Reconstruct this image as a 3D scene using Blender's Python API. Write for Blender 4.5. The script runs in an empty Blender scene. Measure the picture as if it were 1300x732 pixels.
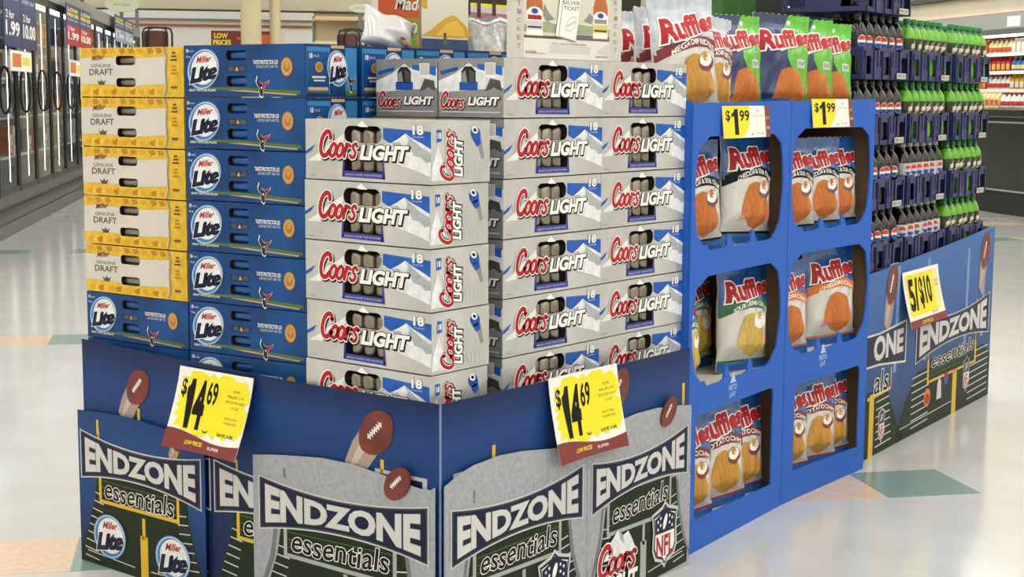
import bpy, bmesh, math, random
from mathutils import Vector, Matrix
random.seed(7)
SC = bpy.context.scene
COL = SC.collection
PI = math.pi
R = math.radians

# ------------------------------------------------------------------ camera
FPX = 1933.7
cam_d = bpy.data.cameras.new('camera')
cam_d.sensor_fit = 'HORIZONTAL'
cam_d.sensor_width = 36.0
cam_d.lens = FPX / 1300.0 * 36.0
cam_d.clip_end = 200
cam_o = bpy.data.objects.new('camera', cam_d)
COL.objects.link(cam_o)
_y, _p, _r = R(38.627), R(7.225), R(0.338)
_F = Vector((math.cos(_y)*math.cos(_p), math.sin(_y)*math.cos(_p), -math.sin(_p)))
_R0 = Vector((math.sin(_y), -math.cos(_y), 0))
_U0 = _R0.cross(_F)
_RR = _R0*math.cos(_r) + _U0*math.sin(_r)
_UU = -_R0*math.sin(_r) + _U0*math.cos(_r)
cam_o.matrix_world = Matrix(((_RR.x, _UU.x, -_F.x, -2.6957), (_RR.y, _UU.y, -_F.y, -2.3721), (_RR.z, _UU.z, -_F.z, 1.4), (0, 0, 0, 1)))
SC.camera = cam_o

# ------------------------------------------------------------------ world, exposure
world = bpy.data.worlds.new('store_air')
SC.world = world
world.use_nodes = True
bg = world.node_tree.nodes['Background']
bg.inputs[0].default_value = (1.0, 0.97, 0.92, 1)
bg.inputs[1].default_value = 0.25
SC.view_settings.view_transform = 'Standard'
SC.view_settings.look = 'None'
SC.view_settings.gamma = 1.0
SC.view_settings.use_curve_mapping = False
SC.view_settings.exposure = 0.0
LAMP = 7.3          # fluorescent tube strength

# store grid: v runs down the aisle, u across it
SA = R(50)
SV = Vector((math.cos(SA), math.sin(SA), 0))
SU = Vector((math.sin(SA), -math.cos(SA), 0))
def st(u, v, z=0.0):
    return SU*u + SV*v + Vector((0, 0, z))
STROT = SA - PI/2      # local x = u, local y = v

# ------------------------------------------------------------------ helpers
def lin(c):
    return tuple((x/12.92 if x <= .04045 else ((x+.055)/1.055)**2.4) for x in c)
def hx(h):
    h = h.lstrip('#')
    return lin(tuple(int(h[i:i+2], 16)/255 for i in (0, 2, 4)))
MATS = {}
def mat(name, col, rough=.5, metal=0.0, noise=0.0, scale=20.0, coat=0.0, bump=0.0, emit=0.0, spec=.5, trans=0.0, col2=None, sss=0.0):
    if name in MATS: return MATS[name]
    m = bpy.data.materials.new(name)
    m.use_nodes = True
    nt = m.node_tree
    b = nt.nodes['Principled BSDF']
    c = hx(col) if isinstance(col, str) else col
    b.inputs['Base Color'].default_value = (*c, 1)
    b.inputs['Roughness'].default_value = rough
    b.inputs['Metallic'].default_value = metal
    b.inputs['Specular IOR Level'].default_value = spec
    b.inputs['Coat Weight'].default_value = coat
    b.inputs['Coat Roughness'].default_value = .12
    b.inputs['Transmission Weight'].default_value = trans
    if emit:
        b.inputs['Emission Color'].default_value = (*c, 1)
        b.inputs['Emission Strength'].default_value = emit
    if noise or col2 or bump:
        tc = nt.nodes.new('ShaderNodeTexCoord')
        n = nt.nodes.new('ShaderNodeTexNoise')
        n.inputs['Scale'].default_value = scale
        n.inputs['Detail'].default_value = 4
        nt.links.new(tc.outputs['Object'], n.inputs['Vector'])
        if noise or col2:
            rp = nt.nodes.new('ShaderNodeValToRGB')
            c2 = hx(col2) if col2 else tuple(min(1, x*(1+noise)) for x in c)
            c1 = c if col2 else tuple(x*(1-noise) for x in c)
            rp.color_ramp.elements[0].position = .35
            rp.color_ramp.elements[1].position = .65
            rp.color_ramp.elements[0].color = (*c1, 1)
            rp.color_ramp.elements[1].color = (*c2, 1)
            nt.links.new(n.outputs['Fac'], rp.inputs[0])
            nt.links.new(rp.outputs[0], b.inputs['Base Color'])
        if bump:
            bp = nt.nodes.new('ShaderNodeBump')
            bp.inputs['Strength'].default_value = bump
            bp.inputs['Distance'].default_value = .01
            nt.links.new(n.outputs['Fac'], bp.inputs['Height'])
            nt.links.new(bp.outputs[0], b.inputs['Normal'])
    MATS[name] = m
    return m
def grad_mat(name, stops, axis=2, lo=0.0, hi=1.0, rough=.45, coat=.0):
    """printed colour blend along an object axis (ink on board)"""
    m = bpy.data.materials.new(name); m.use_nodes = True
    nt = m.node_tree; b = nt.nodes['Principled BSDF']
    b.inputs['Roughness'].default_value = rough
    b.inputs['Coat Weight'].default_value = coat
    b.inputs['Specular IOR Level'].default_value = .25
    tc = nt.nodes.new('ShaderNodeTexCoord'); sx = nt.nodes.new('ShaderNodeSeparateXYZ')
    mr = nt.nodes.new('ShaderNodeMapRange')
    mr.inputs[1].default_value = lo; mr.inputs[2].default_value = hi
    rp = nt.nodes.new('ShaderNodeValToRGB')
    e = rp.color_ramp.elements
    e[0].position, e[0].color = stops[0][0], (*hx(stops[0][1]), 1)
    e[1].position, e[1].color = stops[-1][0], (*hx(stops[-1][1]), 1)
    for p, c in stops[1:-1]:
        k = e.new(p); k.color = (*hx(c), 1)
    nt.links.new(tc.outputs['Object'], sx.inputs[0])
    nt.links.new(sx.outputs[axis], mr.inputs[0])
    nt.links.new(mr.outputs[0], rp.inputs[0])
    nt.links.new(rp.outputs[0], b.inputs['Base Color'])
    MATS[name] = m
    return m

def link(o, parent=None):
    COL.objects.link(o)
    if parent is not None: o.parent = parent
    return o
def tag(o, label, cat, group=None):
    o['label'] = label; o['category'] = cat
    if group: o['group'] = group
    return o
def thing(name, label=None, cat=None, loc=(0, 0, 0), rz=0.0, group=None, rx=0.0):
    o = bpy.data.objects.new(name, None)
    o.empty_display_size = .05
    o.location = loc; o.rotation_euler = (rx, 0, rz)
    link(o)
    if label: tag(o, label, cat, group)
    return o
def copy_tree(o, parent=None):
    c = o.copy(); COL.objects.link(c); c.parent = parent
    for ch in list(o.children): copy_tree(ch, c)
    return c

class MB:
    """collects shapes into ONE mesh"""
    def __init__(s): s.v = []; s.f = []; s.mi = []; s.mats = []
    def m(s, mt):
        if mt not in s.mats: s.mats.append(mt)
        return s.mats.index(mt)
    def add(s, v, f, mt):
        o = len(s.v); k = s.m(mt)
        s.v += [tuple(p) for p in v]
        s.f += [tuple(i+o for i in q) for q in f]
        s.mi += [k]*len(f)
        return s
    def box(s, a, b, mt, bev=0.0):
        x0, y0, z0 = a; x1, y1, z1 = b
        if bev <= 0:
            v = [(x, y, z) for z in (z0, z1) for y in (y0, y1) for x in (x0, x1)]
            f = [(0, 2, 3, 1), (4, 5, 7, 6), (0, 1, 5, 4), (2, 6, 7, 3), (0, 4, 6, 2), (1, 3, 7, 5)]
            return s.add(v, f, mt)
        bm = bmesh.new()
        bmesh.ops.create_cube(bm, size=1)
        for p in bm.verts:
            p.co = Vector(((x0+x1)/2+p.co.x*(x1-x0), (y0+y1)/2+p.co.y*(y1-y0), (z0+z1)/2+p.co.z*(z1-z0)))
        bmesh.ops.bevel(bm, geom=bm.edges[:], offset=bev, segments=2, affect='EDGES', profile=.5)
        bm.verts.index_update()
        s.add([p.co[:] for p in bm.verts], [[q.index for q in f.verts] for f in bm.faces], mt)
        bm.free(); return s
    def prism(s, pts, k0, k1, fmap, mt, mside=None):
        n = len(pts)
        v = [fmap(x, y, k0) for x, y in pts] + [fmap(x, y, k1) for x, y in pts]
        s.add(v, [tuple(range(n-1, -1, -1)), tuple(range(n, 2*n))], mt)
        return s.add(v, [(i, (i+1) % n, n+(i+1) % n, n+i) for i in range(n)], mside or mt)
    def lathe(s, prof, mt, n=16, org=(0, 0, 0), a0=0.0, a1=2*PI, mats=None):
        full = abs(a1-a0-2*PI) < 1e-6
        k = n if full else n+1
        v = []
        for r, z in prof:
            for i in range(k):
                a = a0+(a1-a0)*i/n
                v.append((org[0]+r*math.cos(a), org[1]+r*math.sin(a), org[2]+z))
        for j in range(len(prof)-1):
            f = []
            for i in range(n):
                q = (i+1) % k
                f.append((j*k+i, j*k+q, (j+1)*k+q, (j+1)*k+i))
            s.add(v, f, (mats[j] if mats else mt)) if j == 0 else s._more(f, (mats[j] if mats else mt), len(v))
        return s
    def _more(s, f, mt, nv):
        o = len(s.v)-nv; k = s.m(mt)
        s.f += [tuple(i+o for i in q) for q in f]; s.mi += [k]*len(f)
    def tube(s, pts, r, mt, n=8, closed=False):
        pts = [Vector(p) for p in pts]; v = []; N = len(pts)
        up = Vector((.123, .231, .965)).normalized()
        for i, p in enumerate(pts):
            a = pts[(i-1) % N] if (i or closed) else p
            b = pts[(i+1) % N] if (i < N-1 or closed) else p
            t = (b-a).normalized()
            e1 = t.cross(up)
            if e1.length < 1e-3: e1 = t.cross(Vector((1, 0, 0)))
            e1.normalize(); e2 = t.cross(e1)
            for j in range(n):
                g = 2*PI*j/n
                v.append((p+e1*(r*math.cos(g))+e2*(r*math.sin(g)))[:])
        f = []
        for i in range(N if closed else N-1):
            for j in range(n):
                a, b = i*n+j, i*n+(j+1) % n
                c, d = ((i+1) % N)*n+(j+1) % n, ((i+1) % N)*n+j
                f.append((a, b, c, d))
        if not closed: f += [tuple(range(n-1, -1, -1)), tuple(range((N-1)*n, N*n))]
        return s.add(v, f, mt)
    def mesh(s, name, smooth=False):
        me = bpy.data.meshes.new(name)
        me.from_pydata(s.v, [], s.f)
        for mt in s.mats: me.materials.append(mt)
        me.polygons.foreach_set('material_index', s.mi)
        if smooth: me.polygons.foreach_set('use_smooth', [True]*len(s.f))
        me.update(); return me
    def build(s, name, parent=None, smooth=False, label=None):
        o = bpy.data.objects.new(name, s.mesh(name, smooth))
        link(o, parent)
        if label: o['label'] = label
        return o
def front(x, y, k): return (x, -k, y)          # a face looking along -y, k outward
def structure(o):
    o['kind'] = 'structure'; return o

# ---- flat print: letters, emblems and artwork laid on a face
_tc = {}
def glyphs(txt, off):
    key = (txt, round(off, 4))
    if key in _tc: return _tc[key]
    cu = bpy.data.curves.new('lettering', 'FONT')
    cu.body = txt; cu.size = 1; cu.offset = off; cu.resolution_u = 3; cu.dimensions = '2D'; cu.fill_mode = 'FRONT'
    ob = bpy.data.objects.new('lettering', cu); COL.objects.link(ob)
    dg = bpy.context.evaluated_depsgraph_get(); dg.update()
    ev = ob.evaluated_get(dg); me = ev.to_mesh()
    V = [(p.co.x, p.co.y) for p in me.vertices]; Fc = [tuple(p.vertices) for p in me.polygons]
    ev.to_mesh_clear()
    bpy.data.objects.remove(ob); bpy.data.curves.remove(cu)
    _tc[key] = (V, Fc)
    return _tc[key]
def spline(pts, n=5, closed=False):
    out = []; N = len(pts)
    for i in range(N if closed else N-1):
        g = lambda k: pts[k % N] if closed else pts[max(0, min(N-1, k))]
        a, b, c, d = g(i-1), g(i), g(i+1), g(i+2)
        for j in range(n):
            t = j/n
            out.append(tuple(.5*((2*b[q])+(-a[q]+c[q])*t+(2*a[q]-5*b[q]+4*c[q]-d[q])*t*t+(-a[q]+3*b[q]-3*c[q]+d[q])*t**3) for q in (0, 1)))
    if not closed: out.append(pts[-1])
    return out
class Art:
    def __init__(s, w, h, ox=0.0, oy=0.0):
        s.w, s.h, s.ox, s.oy, s.it = w, h, ox, oy, []
    def P(s, p): return (s.ox+p[0]*s.w, s.oy+p[1]*s.h)
    def raw(s, v, f, mt, l): s.it.append((l, mt, v, f))
    def poly(s, pts, mt, l): s.raw([s.P(p) for p in pts], [tuple(range(len(pts)))], mt, l)
    def rect(s, u0, v0, u1, v1, mt, l): s.poly([(u0, v0), (u1, v0), (u1, v1), (u0, v1)], mt, l)
    def ell(s, u, v, ru, rv, mt, l, rot=0.0, n=28, a0=0, a1=2*PI):
        c, d = math.cos(rot), math.sin(rot); cx, cy = s.P((u, v)); pts = []
        full = a1-a0 > 6.28
        for i in range(n if full else n+1):
            a = a0+(a1-a0)*i/n
            x, y = ru*s.w*math.cos(a), rv*s.h*math.sin(a)
            pts.append((cx+x*c-y*d, cy+x*d+y*c))
        s.raw(pts, [tuple(range(len(pts)))], mt, l)
    def brush(s, pts, wd, mt, l, closed=False, dx=0, dy=0, cap=True):
        """ribbon of width wd (metres) along normalised points"""
        q = [Vector((s.P(p)[0]+dx, s.P(p)[1]+dy)) for p in pts]
        N = len(q); v = []; f = []
        for i, p in enumerate(q):
            a = q[i-1] if (i or closed) else p
            b = q[(i+1) % N] if (i < N-1 or closed) else p
            t = (b-a); t = t.normalized() if t.length > 1e-9 else Vector((1, 0))
            nn = Vector((-t.y, t.x))*wd/2
            v += [(p+nn)[:], (p-nn)[:]]
        for i in range(N if closed else N-1):
            j = (i+1) % N
            f.append((2*i, 2*i+1, 2*j+1, 2*j))
        s.raw(v, f, mt, l)
        if not closed and cap:
            for p in (q[0], q[-1]):
                s.raw([(p.x+wd/2*math.cos(PI*k/4), p.y+wd/2*math.sin(PI*k/4)) for k in range(8)], [tuple(range(8))], mt, l)
    def text(s, txt, u0, v0, u1, v1, mt, l, bold=0.0, shear=0.0, outline=None, shadow=None, rot=0.0, warp=None):
        """text stretched to fill a box; outline=(mat, amount), shadow=(mat, dx, dy) in glyph units"""
        V, Fc = glyphs(txt, bold)
        if not V: return
        f0 = lambda V: [(x+shear*y, y) for x, y in V]
        B = f0(V)
        xa, xb = min(p[0] for p in B), max(p[0] for p in B)
        ya, yb = min(p[1] for p in B), max(p[1] for p in B)
        (X0, Y0), (X1, Y1) = s.P((u0, v0)), s.P((u1, v1))
        if rot: W, H = (Y1-Y0, X1-X0)
        else: W, H = X1-X0, Y1-Y0
        sx, sy = W/(xb-xa), H/(yb-ya)
        def put(V, Fc, mt, l, dx=0, dy=0):
            out = []
            for x, y in f0(V):
                a, b = (x-xa+dx)*sx, (y-ya+dy)*sy
                if warp: a, b = warp(a/W, b/H); a *= W; b *= H
                out.append((X1-b, Y0+a) if rot else (X0+a, Y0+b))
            s.raw(out, Fc, mt, l)
        if shadow:
            V2, F2 = glyphs(txt, bold+(outline[1] if outline else .01))
            put(V2, F2, shadow[0], l-2, shadow[1], shadow[2])
        if outline:
            V2, F2 = glyphs(txt, bold+outline[1]); put(V2, F2, outline[0], l-1)
        put(V, Fc, mt, l)
    def corners(s, u0, v0, u1, v1, r, mt, l):
        """rounds off a cut-out with fillets of board"""
        (x0, y0), (x1, y1) = s.P((u0, v0)), s.P((u1, v1))
        for cx, cy, sx, sy in ((x0, y0, 1, 1), (x1, y0, -1, 1), (x1, y1, -1, -1), (x0, y1, 1, -1)):
            pts = [(cx, cy)]+[(cx+sx*r*(1-math.cos(a)), cy+sy*r*(1-math.sin(a))) for a in [PI/2*k/5 for k in range(6)]]
            s.raw(pts, [tuple(range(7))], mt, l)
    def build(s, name, parent, fmap=front, eps=.00022, base=.0004, maxlen=None, label=None, clip=None):
        mb = MB()
        for l, mt, v, f in sorted(s.it, key=lambda t: t[0]):
            k = base+eps*l
            if maxlen:
                bm = bmesh.new()
                vs = [bm.verts.new((p[0], p[1], 0)) for p in v]
                for q in f:
                    try: bm.faces.new([vs[i] for i in q])
                    except ValueError: pass
                bmesh.ops.triangulate(bm, faces=bm.faces[:])
                for _ in range(6):
                    es = [e for e in bm.edges if e.calc_length() > maxlen]
                    if not es: break
                    bmesh.ops.subdivide_edges(bm, edges=es, cuts=1)
                    bmesh.ops.triangulate(bm, faces=[q for q in bm.faces if len(q.verts) > 3])
                bm.verts.index_update()
                v = [(p.co.x, p.co.y) for p in bm.verts]; f = [tuple(q.index for q in g.verts) for g in bm.faces]
                bm.free()
            if clip: v = [clip(p) for p in v]
            mb.add([fmap(p[0], p[1], k) for p in v], f, mt)
        return mb.build(name, parent, label=label)
ORDN = ['first', 'second', 'third', 'fourth', 'fifth', 'sixth', 'seventh', 'eighth', 'ninth', 'tenth', 'eleventh', 'twelfth', 'thirteenth', 'fourteenth', 'fifteenth', 'sixteenth', 'seventeenth', 'eighteenth', 'nineteenth', 'twentieth', 'twenty-first', 'twenty-second', 'twenty-third', 'twenty-fourth']
def one(a, u0, v0, u1, v1, mt, l):
    """a heavy figure 1 with its flag"""
    w = u1-u0; h = v1-v0
    a.poly([(u0+.42*w, v0), (u1, v0), (u1, v1), (u0+.50*w, v1), (u0+.34*w, v0+.88*h), (u0, v0+.80*h), (u0, v0+.68*h), (u0+.42*w, v0+.74*h)], mt, l)
def cutout(outline, holes, depth, mt, name, parent, fmap):
    """a flat board with openings, given thickness"""
    cu = bpy.data.curves.new('board', 'CURVE'); cu.dimensions = '2D'; cu.fill_mode = 'BOTH'; cu.extrude = depth/2
    for pts in [outline]+holes:
        sp = cu.splines.new('POLY'); sp.points.add(len(pts)-1); sp.use_cyclic_u = True
        for q, p in zip(sp.points, pts): q.co = (p[0], p[1], 0, 1)
    ob = bpy.data.objects.new('board', cu); COL.objects.link(ob)
    dg = bpy.context.evaluated_depsgraph_get(); dg.update()
    ev = ob.evaluated_get(dg); me = ev.to_mesh()
    mb = MB(); mb.add([fmap(p.co.x, p.co.y, p.co.z-depth/2) for p in me.vertices], [tuple(q.vertices) for q in me.polygons], mt)
    ev.to_mesh_clear(); bpy.data.objects.remove(ob); bpy.data.curves.remove(cu)
    return mb.build(name, parent)
ORD = ['topmost', 'second from the top', 'third from the top', 'fourth from the top', 'fifth from the top', 'sixth from the top', 'lowest']
# ------------------------------------------------------------------ inks and boards
WHITE = mat('white_ink', '#f5f3ee', .45, spec=.3)
BLACK = mat('black_ink', '#0d0b0a', .5, spec=.2)
DGREY = mat('dark_grey_ink', '#4a4845', .45)
MGREY = mat('grey_ink', '#8d8b86', .45)
LGREY = mat('light_grey_ink', '#cfcfcc', .45, spec=.3)
RED = mat('red_ink', '#b01822', .45, spec=.3)
DRED = mat('maroon_ink', '#7c2a2c', .45)
NAVY = mat('navy_ink', '#11153a', .45, spec=.25)
BLUE = mat('blue_ink', '#174fae', .45, spec=.3)
SKY = mat('sky_blue_ink', '#2f7fc8', .4)
YEL = mat('yellow_ink', '#f2e21a', .45)
GOLD = mat('gold_ink', '#d9a11e', .4)
GREEN = mat('green_ink', '#4e6b2a', .45)
DGREEN = mat('field_green_ink', '#1d2a19', .5, spec=.2, noise=.12, scale=60)
ORANGE = mat('orange_ink', '#d9762a', .45)
BROWN = mat('brown_ink', '#6b3a24', .45)
TAN = mat('tan_ink', '#c3a584', .45)
KRAFT = mat('kraft_board', '#7d6448', .85, noise=.08, scale=30)
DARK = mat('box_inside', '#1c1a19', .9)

# ================================================================== the setting
floor_m = mat('vinyl_floor', '#cdcecb', .15, noise=.035, scale=3.0, coat=.3, spec=.5)
mb = MB(); mb.box((-9, -14, -.05), (14, 48, 0), floor_m)
floor = structure(mb.build('floor')); floor.rotation_euler = (0, 0, STROT)
tilem = {'t': mat('teal_tile', '#7f9a94', .25, noise=.05, scale=40, coat=.3), 'p': mat('peach_tile', '#dcc0a4', .25, noise=.05, scale=40, coat=.3)}
_tm = {}
def accent(pts, kind):
    """an inlaid floor tile (its corners in store u, v)"""
    mb = MB(); mb.prism(pts, 0.0, .0012, lambda x, y, k: (x, y, k), tilem[kind])
    o = mb.build('accent_tile', floor)
    return o
T = .355
def strip(u0, v0, seq, slant=0.0):
    u = u0
    for k, n in seq:
        for _ in range(n):
            if k != '.': accent([(u, v0), (u+T-.002, v0), (u+T-.002-slant, v0+T), (u-slant, v0+T)], k)
            u += T
strip(-3.085, .97, [('p', 6), ('t', 1)])
strip(1.445, 1.322, [('p', 1), ('t', 1)])
strip(-3.915, 5.21, [('p', 7), ('t', 3)])
strip(-2.43, 10.27, [('t', 1), ('.', 1), ('t', 1)])
strip(6.35, 10.2, [('p', 2), ('t', 1), ('p', 3), ('t', 1)])
strip(7.4, 12.0, [('p', 3)])

wallm = mat('cream_wall', '#efe8d8', .8, noise=.02, scale=2)
def wall(name, u0, v0, u1, v1, z0, z1, m):
    mb = MB(); mb.box((u0, v0, z0), (u1, v1, z1), m)
    o = structure(mb.build(name)); o.rotation_euler = (0, 0, STROT); return o
wall('wall_back', -9, 46, 14, 46.2, 0, 5.2, mat('white_wall', '#f4f1ea', .8, noise=.02, scale=2))
wall('wall_left', -9.2, -14, -9, 46.2, 0, 5.2, wallm)
wall('wall_right', 14, -14, 14.2, 46.2, 0, 5.2, wallm)
wall('wall_front', -9, -14.2, 14, -14, 0, 5.2, wallm)
wall('ceiling', -9.2, -14.2, 14.2, 46.2, 5.2, 5.3, mat('ceiling_tile', '#f2f0ea', .9, noise=.02, scale=8))
# soffits carrying the coloured bands along the far end and down the right side
white_band = mat('white_band', '#f8f6f0', .6); grey_band = mat('grey_band', '#8f918d', .6); rose_band = mat('rose_band', '#a2604f', .6)
cream_band = mat('cream_band', '#f7ecd2', .7, noise=.02, scale=2); dark_band = mat('dark_band', '#4c4d4c', .6); tan_band = mat('tan_band', '#cdb088', .7)
wall('trim_1', -3.2, 33.0, 8.8, 33.3, 3.33, 5.2, cream_band)
wall('trim_2', -3.2, 32.9, 8.8, 33.3, 3.28, 3.33, dark_band)
wall('trim_3', -3.2, 32.8, 2.0, 33.3, 3.11, 3.28, white_band)
wall('trim_4', -3.2, 32.85, 2.0, 33.3, 3.07, 3.11, grey_band)
wall('trim_5', -3.2, 32.95, 2.0, 33.3, 2.985, 3.07, cream_band)
wall('trim_6', -3.2, 32.9, 8.8, 33.3, 2.935, 2.985, rose_band)
wall('trim_7', -3.2, 33.0, 8.8, 33.3, 1.6, 2.935, white_band)
wall('trim_8', 2.0, 32.95, 8.8, 33.3, 2.985, 3.28, tan_band)
wall('trim_9', 9.7, 4, 10.2, 32, 2.50, 5.2, cream_band)
wall('trim_10', 9.66, 4, 10.2, 32, 2.46, 2.50, rose_band)
wall('trim_11', 9.55, 4, 10.2, 32, 2.74, 2.80, dark_band)
# tall cream columns
for u0, u1, v0, n in ((.25, .69, 30.0, 'near'), (.88, 1.12, 30.4, 'far')):
    r = (u1-u0)/2
    mb = MB(); cm = mat('column_paint', '#d6c9a2', .6, noise=.02, scale=3)
    mb.lathe([(r*1.25, 0), (r*1.25, .12), (r*1.05, .16), (r, .2), (r, 5.1), (r*1.15, 5.14), (r*1.15, 5.2)], cm, 24)
    o = mb.build('column', None, True); o.location = st((u0+u1)/2, v0)
    structure(o)

# fluorescent fixtures in rows along the ceiling
fx_m = mat('fixture_enamel', '#e8e6e0', .4)
tube_m = mat('fluorescent_tube', (1.0, .983, .945), .4, emit=LAMP)
fx = thing('ceiling_light', 'long white fluorescent batten in a row along the store ceiling', 'ceiling light', group='fluorescent battens on the ceiling')
mb = MB(); mb.box((-.22, -1.8, 0), (.22, 1.8, .08), fx_m, .01); mb.build('housing', fx)
mb = MB(); mb.box((-.19, -1.77, -.05), (.19, 1.77, -.002), tube_m); mb.build('diffuser', fx)
_first = True
for ri, u in enumerate((-6.0, -3.6, -1.2, 1.2, 3.6, 6.0, 8.2, 12.0)):
    for vi, v in enumerate(range(-12, 32, 4)):
        o = fx if _first else copy_tree(fx); _first = False
        o.location = st(u, v+.5, 4.55); o.rotation_euler = (0, 0, STROT)
        o['label'] = 'white fluorescent batten, %s along the %s ceiling row from the left' % (ORDN[vi], ORDN[ri])

# ================================================================== beer cartons
SILVER = mat('silver_board', '#c6c6c5', .33, metal=.45, noise=.13, scale=6)
SILVER_D = mat('shaded_silver_board', '#8f9092', .34, metal=.25, noise=.10, scale=12)  # darker copy of the silver board for left ends, shade put into the colour
ALU = mat('can_aluminium', '#8f887e', .25, metal=.95, noise=.2, scale=25)
SNOW = mat('snow_ink', '#e4e7e9', .4, noise=.10, scale=45)
RIDGE = mat('ridge_ink', '#a9aeb4', .4, noise=.12, scale=60)
CBLUE = mat('coors_sky_ink', '#2266c6', .45, col2='#174a9f', spec=.3, scale=14)
VIOLET = mat('strap_blue_ink', '#2c3490', .4)
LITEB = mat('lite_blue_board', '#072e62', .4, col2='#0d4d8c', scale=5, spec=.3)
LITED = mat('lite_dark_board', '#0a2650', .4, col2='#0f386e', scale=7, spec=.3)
LITEL = mat('lite_pale_ink', '#3480bc', .4, spec=.3)
BUFF = mat('gold_foil_ink', '#c99a55', .35, metal=.3, noise=.1, scale=60)
BEER = mat('beer_gold_board', '#d9ab17', .4, col2='#eac33a', scale=38)
BEERD = mat('beer_amber_ink', '#b97f12', .4)
DRAFTW = mat('draft_white_board', '#d3cdc3', .45, noise=.03, scale=8)
CANB = mat('blue_can', '#23559c', .25, metal=.4)
CANY = mat('gold_can', '#b39a2a', .3, metal=.5)
CANG = mat('grey_can', '#8a857e', .3, metal=.7, noise=.1, scale=40)
CANS = mat('cream_can', '#a9a39a', .3, metal=.6)

COORS_STROKES = [
    ([(.62, .74), (.56, .93), (.38, .99), (.18, .84), (.07, .55), (.09, .24), (.24, .05), (.44, .06), (.62, .24)], False, 1.25),
    ([(.80, .02), (.66, .14), (.70, .38), (.86, .52), (1.00, .40), (.96, .14)], True, 1),
    ([(1.22, .02), (1.08, .14), (1.12, .38), (1.28, .52), (1.42, .40), (1.38, .14)], True, 1),
    ([(1.54, .02), (1.58, .26), (1.62, .52)], False, 1), ([(1.60, .30), (1.72, .50), (1.86, .44)], False, .9),
    ([(2.26, .44), (2.16, .54), (2.02, .46), (2.06, .32), (2.18, .20), (2.14, .04), (1.98, .0), (1.88, .09)], False, .9)]
def coors_script(a, u0, v0, u1, v1, l, rot=False, wd=None):
    """the red script name, with a white edge and a dark drop shadow"""
    W, H = a.w*(u1-u0), a.h*(v1-v0)
    if rot: W, H = H, W
    sub = Art(W/2.42, H, 0, 0)
    base = wd or H*.155
    dx = .035*H
    for mt, ex, off, ll in ((BLACK, .55*base, (dx*1.3, -dx*1.9), l-2), (WHITE, .6*base, (0, 0), l-1), (RED, 0, (0, 0), l)):
        for pts, cl, k in COORS_STROKES:
            q = [(x+.16*y, y) for x, y in pts]
            sub.brush(spline(q, 4, cl), base*k+ex, mt, ll, cl, off[0], off[1])
    X0, Y0 = a.P((u0, v0)); X1, Y1 = a.P((u1, v1))
    for ll, mt, v, f in sub.it:
        if rot: v = [(X1-y, Y0+x) for x, y in v]
        else: v = [(X0+x, Y0+y) for x, y in v]
        a.raw(v, f, mt, ll)
def lite_logo(a, u, v, ru, rv, l, tilt=.16):
    a.ell(u, v, ru, rv, LITEL, l, tilt); a.ell(u, v, ru*.95, rv*.95, LGREY, l+1, tilt); a.ell(u, v, ru*.88, rv*.9, LITEL, l+2, tilt)
    a.ell(u+ru*.06, v+rv*.05, ru*.78, rv*.8, SNOW, l+3, tilt)
    a.text('Miller', u-ru*.40, v+rv*.30, u+ru*.52, v+rv*.62, RED, l+4, .03, .35, warp=lambda p, q: (p, q+.3*p))
    a.text('Lite', u-ru*.80, v-rv*.66, u+ru*.84, v+rv*.30, NAVY, l+6, .07, .22, outline=(WHITE, .035), warp=lambda p, q: (p, q*.86+.34*p-.12))
def body_with_slots(L, W, h, slots, board, side, name, parent, top=None):
    """carton: the long face has cut-out slots with depth behind them"""
    mb = MB()
    xs = sorted({0, L}|{s[0] for s in slots}|{s[2] for s in slots}); zs = sorted({0, h}|{s[1] for s in slots}|{s[3] for s in slots})
    for i in range(len(xs)-1):
        for j in range(len(zs)-1):
            cx, cz = (xs[i]+xs[i+1])/2, (zs[j]+zs[j+1])/2
            if any(s[0] < cx < s[2] and s[1] < cz < s[3] for s in slots): continue
            mb.add([(xs[i], 0, zs[j]), (xs[i+1], 0, zs[j]), (xs[i+1], 0, zs[j+1]), (xs[i], 0, zs[j+1])], [(0, 1, 2, 3)], board)
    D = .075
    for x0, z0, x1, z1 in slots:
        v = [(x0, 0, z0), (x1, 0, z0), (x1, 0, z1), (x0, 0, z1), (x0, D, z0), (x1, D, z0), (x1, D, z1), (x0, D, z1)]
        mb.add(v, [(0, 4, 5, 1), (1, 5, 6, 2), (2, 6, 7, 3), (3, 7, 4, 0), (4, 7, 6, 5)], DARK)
    v = [(0, 0, 0), (L, 0, 0), (L, W, 0), (0, W, 0), (0, 0, h), (L, 0, h), (L, W, h), (0, W, h)]
    mb.add(v, [(0, 3, 2, 1), (4, 5, 6, 7), (2, 3, 7, 6)], board)
    mb.add(v, [(1, 2, 6, 5), (0, 4, 7, 3)], side)
    return mb.build(name, parent)

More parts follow.
